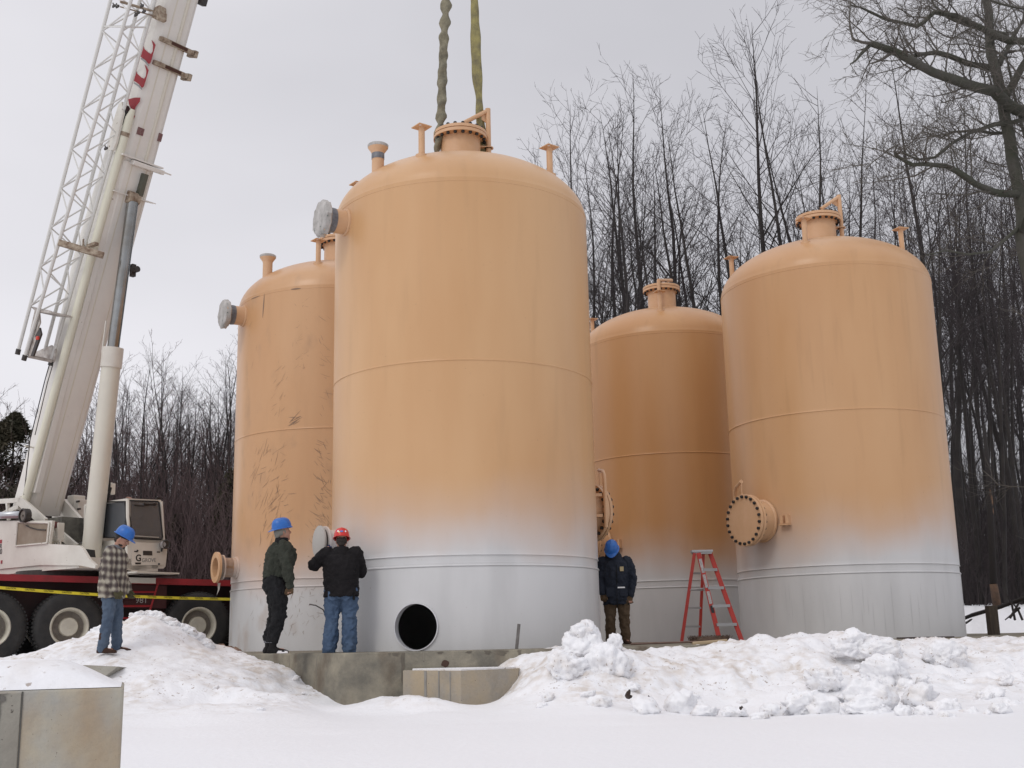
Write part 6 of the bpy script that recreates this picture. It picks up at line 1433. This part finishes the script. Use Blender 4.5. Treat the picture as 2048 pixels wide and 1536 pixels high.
def exo(root, body, jk, hc, R):
    P = lambda x, y, z: hc + R @ V3(x, y, z); mb = MB(); ball(mb, P(0, -.02, .03), (.083, .095, .09), R); remesh(mb.build('hair', hair_m, body), .008, 1)
person(tuple(sp_ + V3(-.30, -.12, -.06)), 'crane operator in a grey-blue shirt sitting inside the cab', Jop, .92, cloth('operator_shirt', (.12, .15, .19)), blk_c, boot_k, glove_o, None, 1, R, None, exo, hem=.10, bulk=1.0)

# ================================================================== SMALL THINGS ON THE SITE
lad_red = mk('ladder_red', (.50, .035, .02), .45, var=(5, (.38, .03, .02), .8)); alu = mk('ladder_aluminium', (.42, .42, .42), .4, metal=.5)
LD = 22.4
def lp_(px, py, Yd): return at(px, py, Yd)
top_z_ = at(1404, 1104, LD).z
LR = empty('step_ladder', (at(1424, 1283, LD).x, LD, 0), 0, 'red A-frame step ladder with aluminium steps standing before the farthest tank', 'step ladder'); LO = Vector(LR.location)
fl1, fl2 = at(1440, 1284, LD - .35), at(1484, 1284, LD - .20); ft1, ft2 = at(1397, 1106, LD - .05), at(1420, 1106, LD + .15)
rl1, rl2 = at(1363, 1285, LD - .10), at(1399, 1282, LD + .38); rt1, rt2 = at(1389, 1106, LD - .02), at(1407, 1106, LD + .16)
for q in (fl1, fl2, rl1, rl2): q.z = .0
def rail(mb, a, b, w_, t_):
    d = (b - a).normalized(); s_ = Vector((1, 0, 0)); s_ = (s_ - d * s_.dot(d)).normalized(); f = d.cross(s_); mb.box((a + b) / 2 - LO, (w_, t_, (b - a).length), Matrix((s_, f, d)).transposed(), bev=.004)
for a_, b_, w_ in ((fl1, ft1, .085), (fl2, ft2, .085), (rl1, rt1, .06), (rl2, rt2, .055)):
    mb = MB(); rail(mb, a_, b_, w_, .03); o = mb.build('rail', lad_red, LR)
for k, (py) in enumerate((1139, 1176, 1212, 1249)):
    f = (1284 - py) / 178.0; mb = MB(); a_, b_ = fl1.lerp(ft1, f) - LO, fl2.lerp(ft2, f) - LO; d = (b_ - a_).normalized(); s_ = Vector((-d.y, d.x, 0)).normalized()
    mb.box((a_ + b_) / 2, ((b_ - a_).length, .085, .025), Matrix((d, s_, V3(0, 0, 1))).transposed()); mb.box((a_ + b_) / 2 - V3(0, 0, .02) - s_ * .04, ((b_ - a_).length, .006, .04), Matrix((d, s_, V3(0, 0, 1))).transposed()); mb.build('step', alu, LR)
for py in (1147, 1180, 1216, 1253):
    f = (1284 - py) / 178.0; a_, b_ = rl1.lerp(rt1, f) - LO, rl2.lerp(rt2, f) - LO; d = (b_ - a_).normalized(); s_ = Vector((-d.y, d.x, 0)).normalized()
    mb = MB().box((a_ + b_) / 2, ((b_ - a_).length, .02, .035), Matrix((d, s_, V3(0, 0, 1))).transposed()); mb.build('rear_brace', alu, LR)
mb = MB(); c = (ft1 + ft2 + rt1 + rt2) / 4 - LO; mb.box(c + V3(0, 0, .03), (.40, .22, .045), bev=.01); mb.box(c + V3(0, 0, .0), (.36, .18, .04)); mb.build('top_cap', alu, LR)
mb = MB(); f = .60; mb.tube([fl2.lerp(ft2, f) - LO, rl2.lerp(rt2, f - .02) - LO], .012, 6); mb.build('spreader', alu, LR)
mb = MB(); mb.tube([fl1.lerp(ft1, f) - LO, rl1.lerp(rt1, f - .02) - LO], .012, 6); mb.build('spreader', alu, LR)
pap = mk('label_white', (.55, .52, .5), .6, var=(30, (.3, .28, .28), 1))
for f0, f1 in ((.77, .93), (.60, .75), (.42, .56)):
    a_, b_ = fl1.lerp(ft1, f0), fl1.lerp(ft1, f1); d = (b_ - a_).normalized(); s_ = Vector((1, 0, 0)); s_ = (s_ - d * s_.dot(d)).normalized(); fN = d.cross(s_); fN = fN if fN.y < 0 else -fN
    MB().prism([a_ - s_ * .028 + fN * .017 - LO, a_ + s_ * .028 + fN * .017 - LO, b_ + s_ * .028 + fN * .017 - LO, b_ - s_ * .028 + fN * .017 - LO], fN * .002).build('warning_label', pap, LR)
a_, b_ = fl1.lerp(ft1, .32), fl1.lerp(ft1, .40); MB().prism([a_ - V3(.028, .018, 0) - LO, a_ + V3(.028, -.018, 0) - LO, b_ + V3(.028, -.018, 0) - LO, b_ - V3(.028, .018, 0) - LO], V3(0, -.002, 0)).build('warning_label', bolt_mat, LR)

# push broom lying on the pad edge
bw = mk('pale_broom_wood', (.50, .39, .25), .6, var=(3, (.42, .31, .19), 1), stretch=(.3, 3, 3)); bh = mk('brown_handle', (.13, .075, .055), .5, var=(4, (.2, .13, .1), 1)); bb = mk('broom_bristle', (.075, .045, .032), .95, bump=(90, 1), var=(60, (.13, .085, .06), 1))
c0 = at(1418, 1283, 17.9); BR = empty('push_broom', (c0.x, c0.y, 0), 0, 'push broom with brown handle and pale block lying on the pad edge', 'broom')
mb = MB(); mb.box((0, -.05, .03), (.52, .10, .05), Matrix.Rotation(-.06, 3, 'Y'), bev=.012); mb.build('broom_block', bw, BR)
mb = MB(); 
rs = random.Random(2)
mb.loft([(V3(.02, .05, .02), .30, .07, 0), (V3(.03, .05, .06), .31, .08, 0), (V3(.03, .06, .10), .27, .07, 0), (V3(.03, .07, .115), .23, .05, 0)], 30)
for k in range(260):
    a = rs.uniform(-.3, .33); mb.tube([V3(a, rs.uniform(-.02, .1), .06), V3(a + rs.gauss(0, .02), rs.uniform(-.03, .12), rs.uniform(.10, .135))], .003, 3, caps=False)
mb.build('bristles', bb, BR)
h1 = at(1262, 1289, 17.35); h1.z = .03; mb = MB(); mb.tube([V3(-.2, -.03, .04), h1 - Vector((c0.x, c0.y, 0))], .014, 8); mb.build('broom_handle', bh, BR)

# stake on the pad edge right of the opening
p = at(1033, 1301, 16.42); q = at(1038, 1249, 16.45); SK = MB(); d = (q - p); SK.box(V3(0, 0, 0) + d / 2 + V3(0, 0, -.01), (.045, .03, d.length), Matrix.Rotation(math.atan2(d.x, d.z), 3, 'Y'), bev=.004)
o = SK.build('steel_stake', mk('galvanised', (.20, .19, .18), .5, metal=.4, var=(9, (.08, .07, .065), 1)), loc=(p.x, p.y, 0)); tag(o, 'short grey steel stake standing up on the pad edge right of the round opening', 'stake')
# shim plates and planks on the right of the pad
for px0, px1, py, Yd, lab, cat_, col in ((1806, 1894, 1273, 20.3, 'thin dark steel shim plate on the pad below the right tank', 'steel plate', (.05, .03, .03)),):
    a_, b_ = at(px0, py, Yd), at(px1, py - 2, Yd + .3); mb = MB(); mb.box(V3(0, 0, .012), ((b_ - a_).length, .25, .024), bev=.004)
    o = mb.build('steel_plate', mk('plate_dark', col, .6), loc=((a_.x + b_.x) / 2, (a_.y + b_.y) / 2, .0)); tag(o, lab, cat_)
# timber post with its snow cap, far right
p0 = at(1988, 1270, 25.6); w_ = 25 / 2348 * 25.6 * .72; hh = at(1988, 1216, 25.6).z - p0.z
mb = MB(); mb.box(V3(0, 0, hh / 2), (w_, .2, hh + .1), Matrix.Rotation(.03, 3, 'Z'), bev=.012)
TP = mb.build('timber_post', mk('wet_timber', (.045, .036, .028), .85, var=(5, (.085, .065, .045), 1), stretch=(4, 4, .5), bump=(14, .7)), loc=(p0.x, p0.y, p0.z)); tag(TP, 'short square dark timber post rising from snow at the far right of the pad', 'post')

# crumpled brown tarpaulin on the left end of the pad
tm = mk('brown_tarpaulin', (.15, .085, .055), .75, var=(9, (.26, .17, .12), 1), bump=(18, .8, .02))
a_, b_ = at(418, 1303, 18.6), at(478, 1305, 18.9); gx, gy = 60, 30; vs = []; fs = []
for j in range(gy + 1):
    for i in range(gx + 1):
        u, v = i / gx * 2 - 1, j / gy * 2 - 1; r_ = u * u + v * v; h = max(0, 1 - r_ ** 1.2)
        n1_ = noise.ridged_multi_fractal(V3(u * 1.8, v * 1.6, 2), 1, 2, 4, 1, 2) * .035 + noise.noise(V3(u * 4, v * 3, 7)) * .03
        vs.append(V3(u * .30 * (1 + .15 * noise.noise(V3(u * 2, v * 2, 5))), v * .24 + .04 * noise.noise(V3(u * 3, v, 9)), max(0, h * (.045 + .05 * (1 - abs(u + .2))) + n1_ * min(1, h * 3) - .02)))
for j in range(gy):
    for i in range(gx): k = j * (gx + 1) + i; fs.append((k, k + 1, k + gx + 2, k + gx + 1))
mid = (a_ + b_) / 2; zt_ = max(tz(mid.x, mid.y), mid.z - .02)
o = MB().add(vs, fs).build('tarpaulin', tm, smooth=True, loc=(mid.x, mid.y, mid.z - .01)); tag(o, 'crumpled brown tarpaulin lying at the left end of the pad', 'tarpaulin')
# dark twig stumps sticking from the bank
for px, py, Yd, sz, lab in ((1256, 1392, 13.75, .075, 'dark broken root stub poking from the snow left of the hollow'), (1483, 1417, 13.0, .03, 'tiny dark twig poking from the snow below the hollow'), (1298, 1395, 13.6, .025, 'tiny dark twig end just right of the root stub'), (1775, 1342, 14.7, .02, 'tiny dark twig high in the stained snow')):
    p = at(px, py, Yd); mb = MB(); r_ = random.Random(px)
    for k in range(4): d = V3(r_.uniform(-.6, .6), r_.uniform(-.8, 0), r_.uniform(-.6, 1)).normalized() * sz; mb.tube([V3(0, .05, -.01), d * .5, d], [sz * .35, sz * .28, sz * .12], 7)
    mb.tube([V3(0, .08, 0), V3(0, -.05, sz * .5)], [sz * .4, sz * .3], 8); o = mb.build('root_stub', mk('root', (.045, .03, .022), .9, bump=(30, .8)), loc=p); tag(o, lab, 'root')

# yellow caution tape strung past the crane
ty = mk('yellow_tape', (.74, .62, .035), .45, var=(3, (.6, .5, .04), .6)); E0, E1 = at(-90, 1168, 20.2), at(463, 1198.5, 24.2); mid = at(190, 1188, 22.0)
k = 80; top_, pts = [], []
for i in range(k + 1):
    t = i / k; p = E0.lerp(E1, t); sag = at(0, 0, 1)
    pts.append(p + V3(0, 0, -.05 * math.sin(t * math.pi)))
hw = .026; dv_ = (E1 - E0).normalized(); vs = []
for i, p in enumerate(pts):
    tw = .35 * noise.noise(V3(i * .11, 0, 0)); u_ = V3(0, 0, 1) * math.cos(tw) + V3(-dv_.y, dv_.x, 0) * math.sin(tw); vs += [p - u_ * hw, p + u_ * hw]
TPo = Vector(E0); mb = MB(); mb.add([v - TPo for v in vs], [(2 * i, 2 * i + 2, 2 * i + 3, 2 * i + 1) for i in range(k)]); TPE = mb.build('caution_tape', ty, loc=tuple(TPo)); bake(TPE, [('SOLIDIFY', dict(thickness=.0015))]); tag(TPE, 'yellow caution tape with black lettering strung across in front of the crane wheels', 'caution tape')
for i in range(4, 78, 5):
    t = i / k; p = pts[i] - TPo - V3(-dv_.y, dv_.x, 0) * .004 + V3(0, 0, .005); o = lettering('CAUTION', 'tape_lettering', bolt_mat, p, dv_, V3(0, 0, 1), .045, .0008, TPE, .0, .9)
# bent rod lying against the left tank
p0, p1, p2 = at(619, 1208.5, 17.9), at(632, 1211, 17.8), at(646, 1219, 17.6)
o = MB().tube([V3(0, 0, 0), p1 - p0, p2 - p0, p2 - p0 + V3(.06, -.05, -.12), V3((p2 - p0).x + .10, (p2 - p0).y - .02, -p0.z + .0)], .010, 7).build('bent_rod', dark_steel, smooth=True, loc=tuple(p0)); tag(o, 'thin bent dark rod sticking out left of the man in blue jeans', 'rod')
